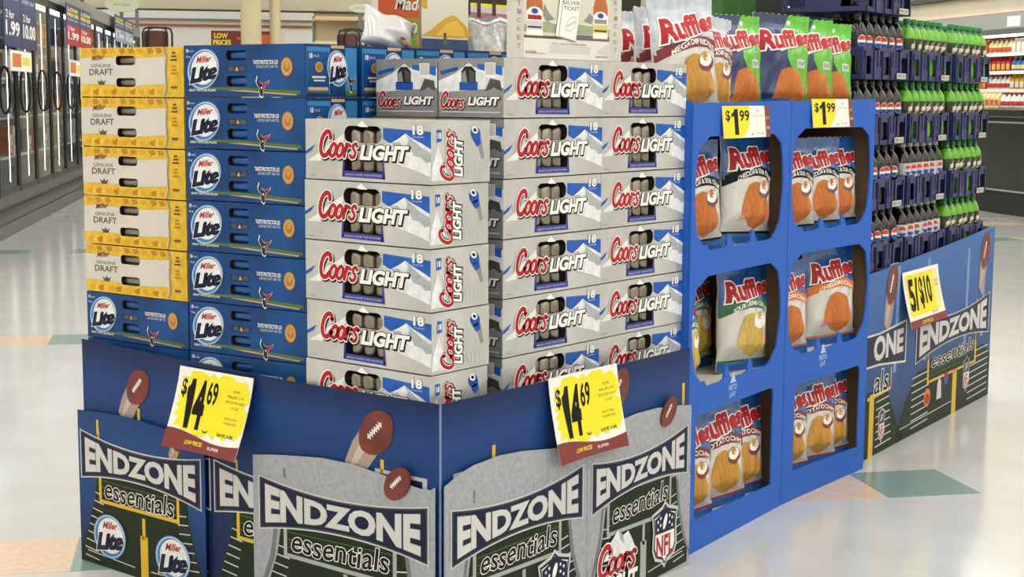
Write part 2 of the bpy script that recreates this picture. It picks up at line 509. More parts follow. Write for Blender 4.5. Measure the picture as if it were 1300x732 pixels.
def make_silver_carton():
    L, W, h = .428, .218, .1505
    t = thing('beer_carton')
    u0, u1 = .325, .625
    slots = [(u0*L, .62*h, u1*L, .90*h), ((u0-.005)*L, .13*h, (u1+.005)*L, .36*h)]
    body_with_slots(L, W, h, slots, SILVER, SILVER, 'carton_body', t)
    for i, x in enumerate((.37, .475, .58)):
        mb = MB(); mb.lathe([(.0, .012), (.019, .012), (.0215, .022), (.0215, .118), (.017, .132), (.0, .134)], ALU, 14, (x*L, .030, 0))
        mb.build('can', t, True)
    a = Art(L, h)
    a.corners(u0, .62, u1, .90, .02, SILVER, 0)
    # mountain behind the cut-out
    a.poly([(.47, .99), (.495, .93), (.52, .885), (.46, .885), (.43, .90), (.45, .95)], WHITE, 2)
    a.poly([(.02, .30), (.10, .42), (.20, .60), (.28, .70), (u0, .78), (u0, .66), (.22, .44), (.12, .30)], SNOW, 1)
    a.poly([(0, .40), (.05, .47), (.085, .58), (0, .46)], CBLUE, 2)
    # blue sky and white peaks
    a.poly([(.635, .88), (1, .83), (1, .52), (.9, .56), (.80, .66), (.70, .62), (.635, .70)], CBLUE, 1)
    a.poly([(.62, .40), (.64, .60), (.70, .64), (.76, .72), (.81, .80), (.86, .72), (.92, .66), (1, .56), (1, .12), (.9, .2), (.78, .28)], SNOW, 2)
    a.poly([(.81, .80), (.835, .70), (.82, .62), (.85, .55), (.87, .45), (.93, .42), (.96, .34), (1, .36), (1, .50), (.93, .58), (.87, .68)], RIDGE, 3)
    a.poly([(.70, .64), (.73, .52), (.78, .50), (.79, .58), (.76, .66)], RIDGE, 3)
    # strap below
    a.poly([(u0-.02, .06), (u1+.025, .045), (u1+.01, .145), (u0-.005, .16)], VIOLET, 3)
    a.poly([(u0-.02, .06), (u0-.005, .06), (u0+.005, .40), (u0-.01, .40)], VIOLET, 3)
    a.poly([(u1+.01, .05), (u1+.025, .045), (u1+.012, .40), (u1, .40)], VIOLET, 3)
    a.text("BRING HOME THE ROCKIES", u0+.01, .085, u1, .115, LGREY, 4)
    coors_script(a, .115, .38, .445, .80, 7)
    a.text('LIGHT', .45, .345, .84, .60, WHITE, 8, .05, .22, outline=(BLACK, .035), shadow=(BLACK, .05, -.06))
    a.text('18', .865, .78, .945, .93, WHITE, 5, .03, outline=(MGREY, .03))
    a.text('12 FL OZ CANS', .865, .735, .945, .755, WHITE, 5)
    a.text('12 FL OZ', .03, .045, .085, .075, DGREY, 4)
    a.build('front_print', t)
    # right end: script runs upward, with a tilted bottle beside it
    e = Art(W, h)
    e.poly([(0, .2), (.05, .4), (.11, .62), (.19, .36), (.25, .2), (.25, .06), (0, .06)], SNOW, 1)
    e.poly([(.09, .66), (.17, .68), (.17, .86), (.09, .86)], CBLUE, 2)
    e.text('18', .10, .72, .16, .82, WHITE, 3, .03)
    coors_script(e, .15, .03, .37, .86, 7, True)
    e.text('LIGHT', .37, .10, .52, .74, WHITE, 8, .05, .2, outline=(BLACK, .04), shadow=(BLACK, .05, -.07), rot=1)
    e.poly([(.66, .78), (.74, .87), (.83, .80), (.86, .62), (.90, .40), (.86, .37), (.80, .58)], MGREY, 2)
    e.ell(.745, .79, .085, .105, BLUE, 3, -.4); e.ell(.73, .85, .055, .055, WHITE, 4, -.4); e.ell(.73, .85, .03, .028, NAVY, 5, -.4)
    e.poly([(.70, .70), (.82, .74), (.84, .62), (.77, .58)], BLUE, 3)
    for k in range(4): e.rect(.62+.07*k, .08, .632+.07*k, .30-.02*k, LGREY, 2)
    e.build('end_print', t, lambda x, y, k: (L+k, x, y))
    # left end: level lettering under a small arched cut-out
    g = Art(W, h)
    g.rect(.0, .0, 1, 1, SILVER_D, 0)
    g.poly([(0, .62), (.25, .74), (.40, .86), (.47, .92), (.56, .84), (.75, .86), (1, .84), (1, .5), (0, .42)], SNOW, 1)
    g.poly([(.05, .72), (.3, .80), (.3, .86), (.02, .78)], CBLUE, 2); g.poly([(.6, .82), (.98, .70), (.98, .86), (.6, .9)], CBLUE, 2)
    g.rect(.33, .46, .61, .60, BLUE, 4); g.poly([(.36, .58), (.36, .78), (.41, .86), (.52, .86), (.58, .78), (.58, .58)], DARK, 3)
    g.poly([(.37, .58), (.37, .74), (.42, .80), (.46, .58)], MGREY, 4); g.poly([(.48, .58), (.48, .82), (.56, .76), (.56, .58)], DGREY, 4)
    g.rect(.72, .68, .88, .92, WHITE, 5)
    for k in range(7): g.rect(.735+.02*k, .72, .745+.02*k, .91, MGREY, 6)
    g.poly([(.72, .44), (.80, .66), (.95, .62), (.98, .44), (.86, .5)], DGREY, 3)
    coors_script(g, .03, .16, .42, .42, 8, wd=.0058)
    g.text('LIGHT', .46, .20, .95, .35, WHITE, 9, .05, .2, outline=(BLACK, .04), shadow=(BLACK, .05, -.06))
    g.rect(.05, .08, .95, .10, LGREY, 2)
    g.build('end_print', t, lambda x, y, k: (-k, W-x, y))
    return t
def bull(a, u, v, su, sv, l):
    """two-tone bull's head emblem"""
    N = [(-.55, 1), (-.72, .5), (-.5, .05), (-.28, -.05), (-.36, -.4), (-.28, -.8), (-.05, -1), (.16, -.9), (.14, -.4), (.14, .1), (.04, .34), (-.2, .42), (-.36, .62)]
    Rr = [(.08, .1), (.12, -.3), (.25, -.2), (.45, .1), (.75, .25), (.95, .7), (.72, .5), (.45, .42), (.2, .35)]
    P = lambda q, k=1: [(u+x*su*k, v+y*sv*k) for x, y in q]
    a.poly(P(N, 1.14), WHITE, l); a.poly(P(Rr, 1.08), WHITE, l)
    a.poly(P(N), mat('bull_navy_ink', '#101626', .4), l+1); a.poly(P(Rr), RED, l+1)
    a.ell(u-.02*su, v-.1*sv, .1*su, .1*sv, WHITE, l+2)
def make_lite_carton(canmat=None, name='beer_carton'):
    L, W, h = .428, .212, .1365
    t = thing(name)
    sl = [(.36, .70, .53, .89), (.36, .20, .53, .40)]
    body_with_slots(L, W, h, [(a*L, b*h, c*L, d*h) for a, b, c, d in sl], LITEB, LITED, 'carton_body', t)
    for (a0, b0, c0, d0) in sl:
        mb = MB(); r = .017; x0, x1 = (a0+.012)*L, (c0+.02)*L
        pr = [(0, 0), (r*.8, .002), (r, .008), (r, x1-x0-.012), (r*.85, x1-x0-.003), (0, x1-x0)]
        mb.lathe(pr, CANB, 14, mats=[CANG, CANG, CANB, CANS, CANG])
        mb.v = [(x0+z, .022+y, (b0+d0)/2*h+x) for x, y, z in mb.v]
        mb.build('can', t, True)
    a = Art(L, h)
    for s in sl: a.corners(*s, .011, LITEB, 0)
    lite_logo(a, .165, .53, .145, .385, 2, .55)
    a.poly([(.03, .10), (.25, .13), (.5, .13), (.75, .09), (.96, .05), (.96, .12), (.7, .15), (.45, .18), (.2, .18)], GREEN, 2)
    a.poly([(.35, .12), (.93, .03), (.93, .055), (.5, .125)], TAN, 3)
    a.text('GREAT TASTE LESS FILLING', .04, .10, .27, .145, WHITE, 4, .01)
    a.text('18', .02, .86, .04, .93, WHITE, 3, .02); a.text('PACK', .048, .87, .085, .90, WHITE, 3); a.text('12 oz', .02, .76, .055, .80, WHITE, 3, .01)
    a.rect(.36, .47, .53, .60, LITED, 2)
    for k in (.38, .47): a.rect(k, .50, k+.045, .58, DGREY, 3)
    a.poly([(.435, .50), (.465, .50), (.45, .59)], GOLD, 4)
    a.text('TASTE PROTECTOR LID', .585, .62, .785, .70, WHITE, 3, .02); a.text('LOCKS OUT AIR TO', .61, .55, .785, .60, LGREY, 3, .01)
    a.ell(.855, .57, .048, .19, BROWN, 3); a.ell(.855, .57, .044, .172, BUFF, 4); a.ell(.855, .57, .026, .10, mat('gold_shadow_ink', '#a8742e', .4), 5); a.ell(.855, .60, .018, .06, BUFF, 6)
    bull(a, .655, .19, .062, .19, 6)
    a.build('front_print', t)
    e = Art(W, h)
    e.rect(.02, .06, .46, .95, LITEL, 0); e.rect(.03, .06, .44, .86, LITEB, 1); e.text('18', .07, .73, .13, .83, WHITE, 2, .02); e.text('PACK', .15, .75, .26, .80, LGREY, 2)
    e.ell(.25, .57, .075, .10, BUFF, 3); e.ell(.25, .57, .05, .065, mat('gold_shadow_ink', '#a8742e', .4), 4)
    e.rect(.12, .36, .38, .40, LGREY, 2); e.rect(.15, .30, .36, .33, LGREY, 2)
    e.rect(.05, .13, .42, .19, TAN, 2); e.rect(.05, .09, .42, .12, GREEN, 2)
    e.rect(.48, .0, .74, 1, LITED, 1); e.rect(.48, .93, .74, .99, TAN, 2)
    lite_logo(e, .60, .55, .20, .36, 4, .3)
    e.rect(.76, .06, .99, .95, LITEL, 0); bull(e, .87, .28, .10, .18, 4); e.rect(.77, .03, .97, .14, GREEN, 2)
    e.build('end_print', t, lambda x, y, k: (L+k, x, y))
    return t
def make_draft_carton():
    L, W, h = .428, .212, .1385
    t = thing('beer_carton')
    sl = [(.36, .64, .55, .83), (.36, .20, .55, .38)]
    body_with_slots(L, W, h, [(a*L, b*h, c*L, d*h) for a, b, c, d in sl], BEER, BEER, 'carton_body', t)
    for (a0, b0, c0, d0) in sl:
        mb = MB(); r = .0165; x0, x1 = (a0+.012)*L, (c0+.015)*L
        mb.lathe([(0, 0), (r*.8, .002), (r, .008), (r, x1-x0-.012), (r*.85, x1-x0-.003), (0, x1-x0)], CANG, 14, mats=[CANS, CANG, CANG, CANS, CANG])
        mb.v = [(x0+z, .022+y, (b0+d0)/2*h+x) for x, y, z in mb.v]
        mb.build('can', t, True)
    a = Art(L, h)
    band = [(0, .27), (.12, .25), (.36, .265)]
    def part(u0, u1, lo, hi, mt, l):
        n = 6
        a.poly([(u0+(u1-u0)*i/n, lo+.018*math.sin((u0+(u1-u0)*i/n)*9)) for i in range(n+1)]+[(u1-(u1-u0)*i/n, hi+.018*math.sin((u1-(u1-u0)*i/n)*9)) for i in range(n+1)], mt, l)
    for u0, u1 in ((0, .36), (.55, .83)):
        part(u0, u1, .24, .79, LGREY, 1); part(u0, u1, .275, .755, DRAFTW, 2)
    a.rect(.36, .38, .55, .64, DRAFTW, 2)
    for s in sl: a.corners(*s, .011, DRAFTW, 3)
    a.poly([(.815, 0), (.84, .2), (.83, .5), (.845, .8), (.82, 1), (.838, 1), (.858, .8), (.845, .5), (.855, .2), (.83, 0)], MGREY, 3)
    for k in range(9):
        u = .02+.09*k+.02*random.random()
        a.poly([(u, .97), (u+.05, .99), (u+.07, .90), (u+.02, .86)], BEERD if k % 3 else GOLD, 1)
        a.poly([(u+.02, .05), (u+.06, .03), (u+.07, .17), (u+.01, .12)], BEERD if k % 2 else GOLD, 1)
    a.text('Miller', .12, .73, .25, .84, DRED, 4, .015, .35, warp=lambda p, q: (p, q+.35*p))
    a.text('GENUINE', .11, .60, .31, .67, DGREY, 4, .0)
    a.text('DRAFT', .095, .44, .33, .57, DGREY, 4, .015)
    a.poly([(.17, .34), (.20, .30), (.215, .36), (.23, .30), (.26, .34), (.24, .24), (.19, .24)], DGREY, 4)
    a.text('smooth draft taste', .38, .47, .53, .50, LGREY, 4)
    for k, (v0, v1) in enumerate(((.72, .92), (.45, .66), (.18, .28))):
        for j in range(3 if k < 2 else 1):
            a.rect(.885+.008*j, v0+.07*j, .945-.006*j, v0+.07*j+.035, BROWN if k != 1 else BEERD, 4)
    a.text('MGD', .89, .15, .94, .20, BROWN, 5)
    a.build('front_print', t)
    return t

coors0 = make_silver_carton(); lite0 = make_lite_carton(); draft0 = make_draft_carton()
_used = set()
def put(proto, loc, rz, label, group, jit=.004):
    o = proto if proto not in _used else copy_tree(proto)
    _used.add(proto)
    o.location = (loc[0], loc[1], loc[2])
    o.rotation_euler = (0, 0, rz+random.uniform(-jit, jit))
    tag(o, label, 'beer carton', group)
    return o
N90 = -PI/2
# corner stack: long faces to the left, ends to the right
for i in range(5):
    put(coors0, (.016+random.uniform(-.002, .002), .472+random.uniform(-.003, .003), 1.3412-.1537*(i+1)), N90, 'silver beer carton at the front corner, %s' % (ORD[i]+' of its stack' if i < 4 else 'lowest, half hidden by the skirt'), 'silver beer cartons')
for c, nm in ((0, 'beside the corner stack'), (1, 'next to the blue chip stand')):
    for i in range(6):
        put(coors0, (.311+.4285*c+random.uniform(-.002, .002), .062+random.uniform(-.003, .003), 1.4969-.1537*(i+1)), 0, 'silver beer carton %s, %s of its stack' % (nm, ORD[i] if i < 5 else 'lowest'), 'silver beer cartons')
put(coors0, (.311, .284, 1.4969-.1537), 0, 'silver beer carton showing its dark end, behind the topmost one beside the corner stack', 'silver beer cartons')
# blue stack
thC = R(-6)
for i in range(7):
    put(lite0, (.055+.428*math.sin(thC), .508+.428*math.cos(thC), 1.5315-.1395*(i+1)), N90-thC, 'blue beer carton between the yellow and silver stacks, %s' % (ORD[i] if i < 6 else 'lowest, mostly behind the skirt'), 'blue beer cartons')
# further blue cartons behind, only their ends and tops in view
for c, nm in ((0, 'second'), (1, 'third'), (2, 'fourth')):
    for i in range(2):
        put(lite0, (.278+.219*c, .955, 1.5315-.1395*(i+1)), N90, 'blue beer carton seen end-on, %s column from the yellow stack, %s' % (nm, 'upper' if i == 0 else 'lower'), 'blue beer cartons')
thD = R(-4)
for i in range(5):
    put(draft0, (.05+.43*math.sin(thD), .985+.43*math.cos(thD), 1.532-.1425*(i+1)), N90-thD, 'yellow and white draft beer carton at the left end, %s' % ORD[i] if i < 4 else 'yellow and white draft beer carton resting on a blue carton at the left end', 'yellow draft beer cartons')
for i in range(2):
    put(lite0, (.05+.43*math.sin(thD), .985+.43*math.cos(thD), 1.532-.1425*5-.139*(i+1)), N90-thD, 'blue light beer carton under the yellow cartons' if i == 0 else 'blue light beer carton low under the yellow stack, mostly behind the skirt', 'blue beer cartons')
# filler blocks the cartons rest on, inside the skirt
base = thing('pallet_filler', 'brown corrugated filler blocks under the cartons inside the printed skirt', 'filler block')
mb = MB(); mb.box((.02, .03, .12), (.30, .485, .5715), KRAFT); mb.build('corner_block', base)
mb = MB(); mb.box((.305, .064, .12), (1.155, .283, .5735), KRAFT); mb.build('front_block', base)
mb = MB(); mb.box((.019, .50, .12), (.268, 1.44, .540), KRAFT); mb.build('side_block', base)
mb = MB(); mb.box((.305, .284, .12), (1.155, .505, 1.342), KRAFT); mb.build('tall_block', base)
mb = MB(); mb.box((.276, .52, .12), (1.155, 1.40, 1.251), KRAFT); mb.build('rear_block', base)
pal_m = mat('pallet_wood', '#9a7d57', .85, noise=.15, scale=12)
for k in range(7):
    mb = MB(); mb.box((.03, .03+.2*k, .095), (1.13, .15+.2*k, .119), pal_m); mb.build('deck_board', base)
for k in range(3):
    mb = MB(); mb.box((.04+.5*k, .03, .002), (.12+.5*k, 1.38, .094), pal_m); mb.build('stringer', base)

# ================================================================== printed skirts round the pallets
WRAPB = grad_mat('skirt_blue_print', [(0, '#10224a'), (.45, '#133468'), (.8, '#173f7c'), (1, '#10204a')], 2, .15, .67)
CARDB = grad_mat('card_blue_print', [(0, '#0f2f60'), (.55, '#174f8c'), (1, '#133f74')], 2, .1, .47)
STEEL = mat('droplet_grey_print', '#a3a5ac', .45, noise=.10, scale=70, bump=.25, spec=.3)
STEEL2 = mat('stadium_shadow_print', '#6f7279', .4, noise=.06, scale=30)
LACE = WHITE
BALL = mat('football_print', '#5c2018', .45, col2='#7a3022', scale=14)
TRAIL = mat('motion_trail_print', '#a59388', .45); TRAIL2 = mat('motion_trail_light_print', '#c0b2a6', .45)
POSTY = mat('goal_yellow_print', '#d8b11d', .4); POSTG = mat('goal_grey_print', '#a9aba6', .4)
def football(a, x, z, r, l, ang=.75, trail=True, sq=.72):
    """x, z in metres inside an Art whose scale is (w, 1)"""
    u = lambda X: (X-a.ox)/a.w; v = lambda Z: (Z-a.oy)/a.h
    c, s = math.cos(ang), math.sin(ang)
    L = lambda p, q: (u(x+(p*c-q*s)*r), v(z+(p*s+q*c)*r))
    if trail:
        a.poly([L(-.2, .62), L(-.4, -.6), L(-1.5, -.75), L(-2.2, -.6), L(-2.0, .15), L(-1.2, .45)], TRAIL, l)
        a.poly([L(-.3, .25), L(-.4, -.1), L(-1.5, -.25), L(-2.1, -.2), L(-1.3, .1)], TRAIL2, l+1)
    pts = []
    for i in range(32):
        t = 2*PI*i/32
        px, py = math.cos(t), math.sin(t)
        py *= sq*(1-.18*abs(px)**3)
        pts.append(L(px, py))
    a.poly(pts, BALL, l+2)
    a.brush([L(-.42, .1), L(.42, .1)], r*.10, LACE, l+3)
    for k in range(6):
        t = -.36+.145*k
        a.brush([L(t, .22), L(t, -.02)], r*.06, LACE, l+3, cap=False)
def shield(a, x, z, w, h, l):
    """red, white and blue league shield"""
    u = lambda X: (X-a.ox)/a.w; v = lambda Z: (Z-a.oy)/a.h
    S = [(-.5, .36), (-.30, .40), (-.12, .44), (0, .52), (.12, .44), (.30, .40), (.5, .36), (.44, .1), (.47, -.2), (.36, -.36), (.1, -.42), (0, -.52), (-.1, -.42), (-.36, -.36), (-.47, -.2), (-.44, .1)]
    P = lambda q, k=1: [(u(x+p[0]*w*k), v(z+p[1]*h*k)) for p in q]
    a.poly(P(S, 1.12), LGREY, l); a.poly(P(S), NAVY, l+1); a.poly(P(S, .9), WHITE, l+2)
    a.poly(P([(-.43, .30), (-.26, .35), (0, .46), (.26, .35), (.43, .30), (.39, .04), (-.39, .04)]), NAVY, l+3)
    for q in ((-.30, .25), (-.30, .12), (-.19, .30), (-.19, .18), (.19, .30), (.19, .18), (.30, .25), (.30, .12)):
        a.ell(u(x+q[0]*w), v(z+q[1]*h), .035*w/a.w, .03*h/a.h, WHITE, l+4, n=5)
    a.ell(u(x), v(z+.22*h), .07*w/a.w, .14*h/a.h, WHITE, l+4, -.35, n=14)
    a.text('NFL', u(x-.36*w), v(z-.36*h), u(x+.36*w), v(z+.0*h), RED, l+4, .03)
def lite_badge(a, x, z, r, l):
    u = lambda X: (X-a.ox)/a.w; v = lambda Z: (Z-a.oy)/a.h
    lite_logo(a, u(x), v(z), r/a.w, r*.86/a.h, l, .1)
def coors_badge(a, x, z, w, h, l):
    u = lambda X: (X-a.ox)/a.w; v = lambda Z: (Z-a.oy)/a.h
    P = lambda q: [(u(x+p[0]*w), v(z+p[1]*h)) for p in q]
    a.poly(P([(-.35, .1), (-.25, .3), (-.1, .42), (0, .52), (.12, .40), (.25, .44), (.36, .28), (.46, .1)]), SNOW, l)
    a.poly(P([(0, .52), (.05, .35), (.16, .25), (.12, .40)]), RIDGE, l+1)
    coors_script(a, u(x-.5*w), v(z-.12*h), u(x+.48*w), v(z+.32*h), l+5)
    a.text('LIGHT', u(x-.32*w), v(z-.48*h), u(x+.5*w), v(z-.16*h), WHITE, l+5, .05, .2, outline=(BLACK, .04))
def endzone(a, x0, w, style, dz=0.0, tilt=0.0, l=1, field=True, post=.53, bh=.063, words=True):
    """the END ZONE essentials artwork, w metres wide, starting at x0 (metres)"""
    z0 = .328+dz
    Q = lambda u, z: ((x0+u*w-a.ox)/a.w, (z+tilt*(u-.5)-a.oy)/a.h)
    pm = POSTG if style == 'coors' else POSTY
    if field:
        a.poly([Q(0, .0), Q(1, .0), Q(1, .05), Q(.95, .10), Q(.89, .20), Q(.865, .28), Q(.15, .28), Q(.125, .20), Q(.06, .10), Q(0, .05)], DGREEN, l)
        for k in range(9):
            z = .02+.025*k
            e = .02+.10*min(1, max(0, (z-.05)/.16))
            ln = .13-.006*k
            a.brush([Q(e+.01, z), Q(e+ln, z-.006)], .0035, LGREY, l+1, cap=False); a.brush([Q(1-e-ln, z), Q(.99-e, z+.006)], .0035, LGREY, l+1, cap=False)
        a.brush([Q(.05, .035), Q(.45, .028)], .003, LGREY, l+1, cap=False); a.brush([Q(.58, .03), Q(.95, .04)], .003, LGREY, l+1, cap=False)
    for uu in (.17, .80):
        a.brush([Q(uu, .20), Q(uu, .415+dz)], .008, pm, l+1, cap=False)
    a.rect(*Q(.165, .193), *Q(.815, .29), pm, l+2); a.rect(*Q(.185, .204), *Q(.795, .29), DGREEN, l+3)
    for k in range(3): a.brush([Q(.19, .222+.02*k), Q(.79, .222+.02*k)], .002, GREEN, l+4, cap=False)
    if field:
        a.rect(*Q(post-.012, .12), *Q(post+.012, .183), pm, l+2); a.rect(*Q(post-.03, .0), *Q(post+.03, .13), pm, l+2)
    hh = lambda u: bh*(.56+.44*(2*u-1)**2)
    def bow(k, e):
        top = [Q(e+(1-2*e)*i/14, z0+hh(i/14)+k) for i in range(15)]; bot = [Q(e+(1-2*e)*i/14, z0-hh(i/14)-k) for i in range(15)]
        return bot+top[::-1]
    a.poly(bow(.012, .012), LGREY, l+5); a.poly(bow(.008, .019), DGREY, l+6); a.poly(bow(.004, .026), NAVY, l+7)
    if words:
        (ua, va), (ub, vb) = Q(.055, z0-bh*.86), Q(.945, z0+bh*.86)
        if va > vb: va, vb = vb, va
        c = (Q(.055, z0)[1]+Q(.945, z0)[1])/2
        hv = bh*.86/a.h
        a.text('ENDZONE', ua, c-hv, ub, c+hv, LGREY, l+9, .045, 0, outline=(mat('steel_ink', '#6d7076', .4), .012),
               warp=lambda p, q: (p, .5+(q-.5)*(.56+.44*(2*p-1)**2)+tilt*.89*(p-.5)/(2*bh*.86)))
        a.text('essentials', Q(.215, .2)[0], (.210+dz*.6-a.oy)/a.h, Q(.775, .2)[0], (.268+dz*.6-a.oy)/a.h, BLACK, l+9, .012, .12, outline=(WHITE, .028),
               warp=lambda p, q: (p, q+.05*math.sin(p*16)+tilt*.56*(p-.5)/.058))

def panel(name, label, loc, rz, w, top, slab, group=None, thick=.004, rx=0):
    t = thing(name, label, 'display skirt', loc, rz, group, rx)
    mb = MB(); mb.prism([(0, .0), (w, .0)]+[p for p in top[::-1]], -thick/2, thick/2, front, slab); mb.build('board', t)
    return t, Art(w, 1.0)
# tall blue sheet, left flank: starts at the far end (y = 1.40) and runs to the corner
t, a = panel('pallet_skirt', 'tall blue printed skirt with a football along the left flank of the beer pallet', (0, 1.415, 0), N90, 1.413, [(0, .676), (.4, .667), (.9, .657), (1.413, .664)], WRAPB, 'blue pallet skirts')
endzone(a, .58, .60, 'lite', 0, 0, 1, post=.38)
endzone(a, .02, .56, 'lite', 0, 0, 1)
football(a, .262, .562, .062, 4, .8); a.brush([(.262/1.413, .50), (.262/1.413, .46)], .012, POSTY, 2, cap=False)
football(a, 1.205, .565, .070, 4, .75)
a.brush([((1.215), .50), ((1.215), .43)], .012, POSTY, 2, cap=False) if False else a.brush([(1.225/1.413, .50), (1.225/1.413, .42)], .012, POSTY, 2, cap=False)
a.rect(1.20/1.413, .44, 1.375/1.413, .475, mat('goal_net_print', '#b9bdc0', .45), 2)
a.rect(1.215/1.413, .43, 1.36/1.413, .465, NAVY, 3)
a.build('printed_artwork', t, base=.0024)
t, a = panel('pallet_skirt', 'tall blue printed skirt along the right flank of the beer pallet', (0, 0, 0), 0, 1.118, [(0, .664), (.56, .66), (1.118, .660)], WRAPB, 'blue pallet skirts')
football(a, .745, .59, .066, 4, .9); a.build('printed_football', t, base=.0024)
a = Art(1.118, 1.0); football(a, .50, .46, .06, 4, .9); a.build('printed_football', t, base=.0024)
for q, h0, h1 in ((.20, .42, .53), (1.085, .46, .56)):
    a = Art(1.118, 1.0); a.brush([(q/1.118, h1), (q/1.118, h0)], .013, POSTY, 2, cap=False); a.build('printed_goal_post', t, base=.0024)
a = Art(1.118, 1.0); a.rect(.045/1.118, .44, .10/1.118, .485, mat('goal_net_print', '#b9bdc0', .45), 2); a.build('printed_goal_net', t, base=.0024)
# scored corner strip joining the two sheets
mb = MB(); mb.box((-.004, -.004, 0), (.0, .0, .664), mat('score_line', '#6f86ad', .5))
tag(mb.build('skirt_corner_fold'), 'pale scored fold at the front corner of the pallet skirt', 'skirt fold')
# smaller blue card in front of it
t, a = panel('pallet_skirt', 'short blue card with two round white beer badges at the left end of the skirt', (-.014, 1.428, 0), N90, .575,
    [(0, .462), (.1, .468), (.2, .471), (.32, .467), (.45, .458), (.575, .447)], CARDB)
endzone(a, .005, .565, 'lite', 0, -.008, 1)
a.brush([(.17, .40), (.17, .445)], .010, POSTY, 3, cap=False); a.brush([(.80, .39), (.80, .43)], .010, POSTY, 3, cap=False)
football(a, .470, .432, .032, 2, .8)
lite_badge(a, .145, .100, .078, 14); lite_badge(a, .435, .090, .078, 14)
a.build('printed_artwork', t, base=.0024)
# grey stadium cards
def yard_grey(a, w):
    for uu in (.0, 1.0):
        s = 1 if uu == 0 else -1
        a.poly([(uu, .28), (uu+s*.13, .28), (uu+s*.10, .18), (uu+s*.04, .09), (uu, .05)], STEEL, 3)
        a.poly([(uu+s*.13, .28), (uu+s*.15, .28), (uu+s*.125, .18), (uu+s*.06, .085), (uu, .035), (uu, .05), (uu+s*.04, .09), (uu+s*.10, .18)], STEEL2, 4)
t, a = panel('pallet_skirt', 'grey stadium-print card on the left flank beside the front corner', (-.012, .655, 0), N90, .648,
    [(0, .443), (.08, .455), (.15, .463), (.26, .474), (.36, .475), (.46, .466), (.53, .458), (.60, .450), (.635, .452), (.648, .461)], STEEL, 'grey stadium skirt cards')
endzone(a, .015, .625, 'coors', -.0, .018, 1); yard_grey(a, .648)
a.brush([(.19, .40), (.19, .425)], .008, STEEL2, 3, cap=False); a.brush([(.80, .41), (.80, .435)], .006, STEEL2, 3, cap=False)
coors_badge(a, .25, .06, .16, .16, 16)
a.build('printed_artwork', t, base=.0024)
fb = Art(1, 1)
t2, a2 = None, None
# cut-out football on that card's top edge
t = thing('skirt_football', 'small printed football cut-out on the top edge of the grey card by the corner', 'card cut-out', (-.016, .125, .452), N90)
mb = MB(); ang = .75
mb.prism([((math.cos(2*PI*i/28)*math.cos(ang)-math.sin(2*PI*i/28)*.66*math.sin(ang))*.052, (math.cos(2*PI*i/28)*math.sin(ang)+math.sin(2*PI*i/28)*.66*math.cos(ang))*.052) for i in range(28)], 0, .003, front, BALL); mb.build('board', t)
a = Art(1, 1); football(a, 0, 0, .052, 0, .75, False, .66); a.build('printed_artwork', t, base=.0034)
def right_card(x0, w, label, top, dz, badges, tilt):
    t, a = panel('pallet_skirt', label, (x0, -.012, 0), 0, w, top, STEEL, 'grey stadium skirt cards')
    endzone(a, .012, w-.024, 'coors', dz, tilt, 1); yard_grey(a, w)
    badges(a); a.build('printed_artwork', t, base=.0024)
right_card(.002, .585, 'grey stadium-print card on the right flank beside the front corner', [(0, .463), (.05, .482), (.11, .496), (.21, .502), (.3, .497), (.41, .483), (.5, .474), (.585, .47)], .005,
    lambda a: (shield(a, .437, .112, .13, .165, 16), a.brush([(.185, .40), (.185, .435)], .005, STEEL2, 3, cap=False), a.brush([(.815, .42), (.815, .45)], .005, STEEL2, 3, cap=False)), .012)
right_card(.589, .525, 'grey stadium-print card with a league shield, next to the blue chip stand', [(0, .462), (.06, .485), (.14, .503), (.24, .511), (.34, .510), (.44, .502), (.525, .49)], .02,
    lambda a: (shield(a, .385, .128, .125, .175, 16), coors_badge(a, .145, .098, .20, .19, 16)), .03)
t = thing('skirt_football', 'small printed football cut-out on the grey card next to the blue stand', 'card cut-out', (.985, -.016, .492), 0)
mb = MB(); mb.prism([((math.cos(2*PI*i/28)*math.cos(ang)-math.sin(2*PI*i/28)*.66*math.sin(ang))*.05, (math.cos(2*PI*i/28)*math.sin(ang)+math.sin(2*PI*i/28)*.66*math.cos(ang))*.05) for i in range(28)], 0, .003, front, BALL); mb.build('board', t)
a = Art(1, 1); football(a, 0, 0, .05, 0, .85, False, .66); a.build('printed_artwork', t, base=.0034)

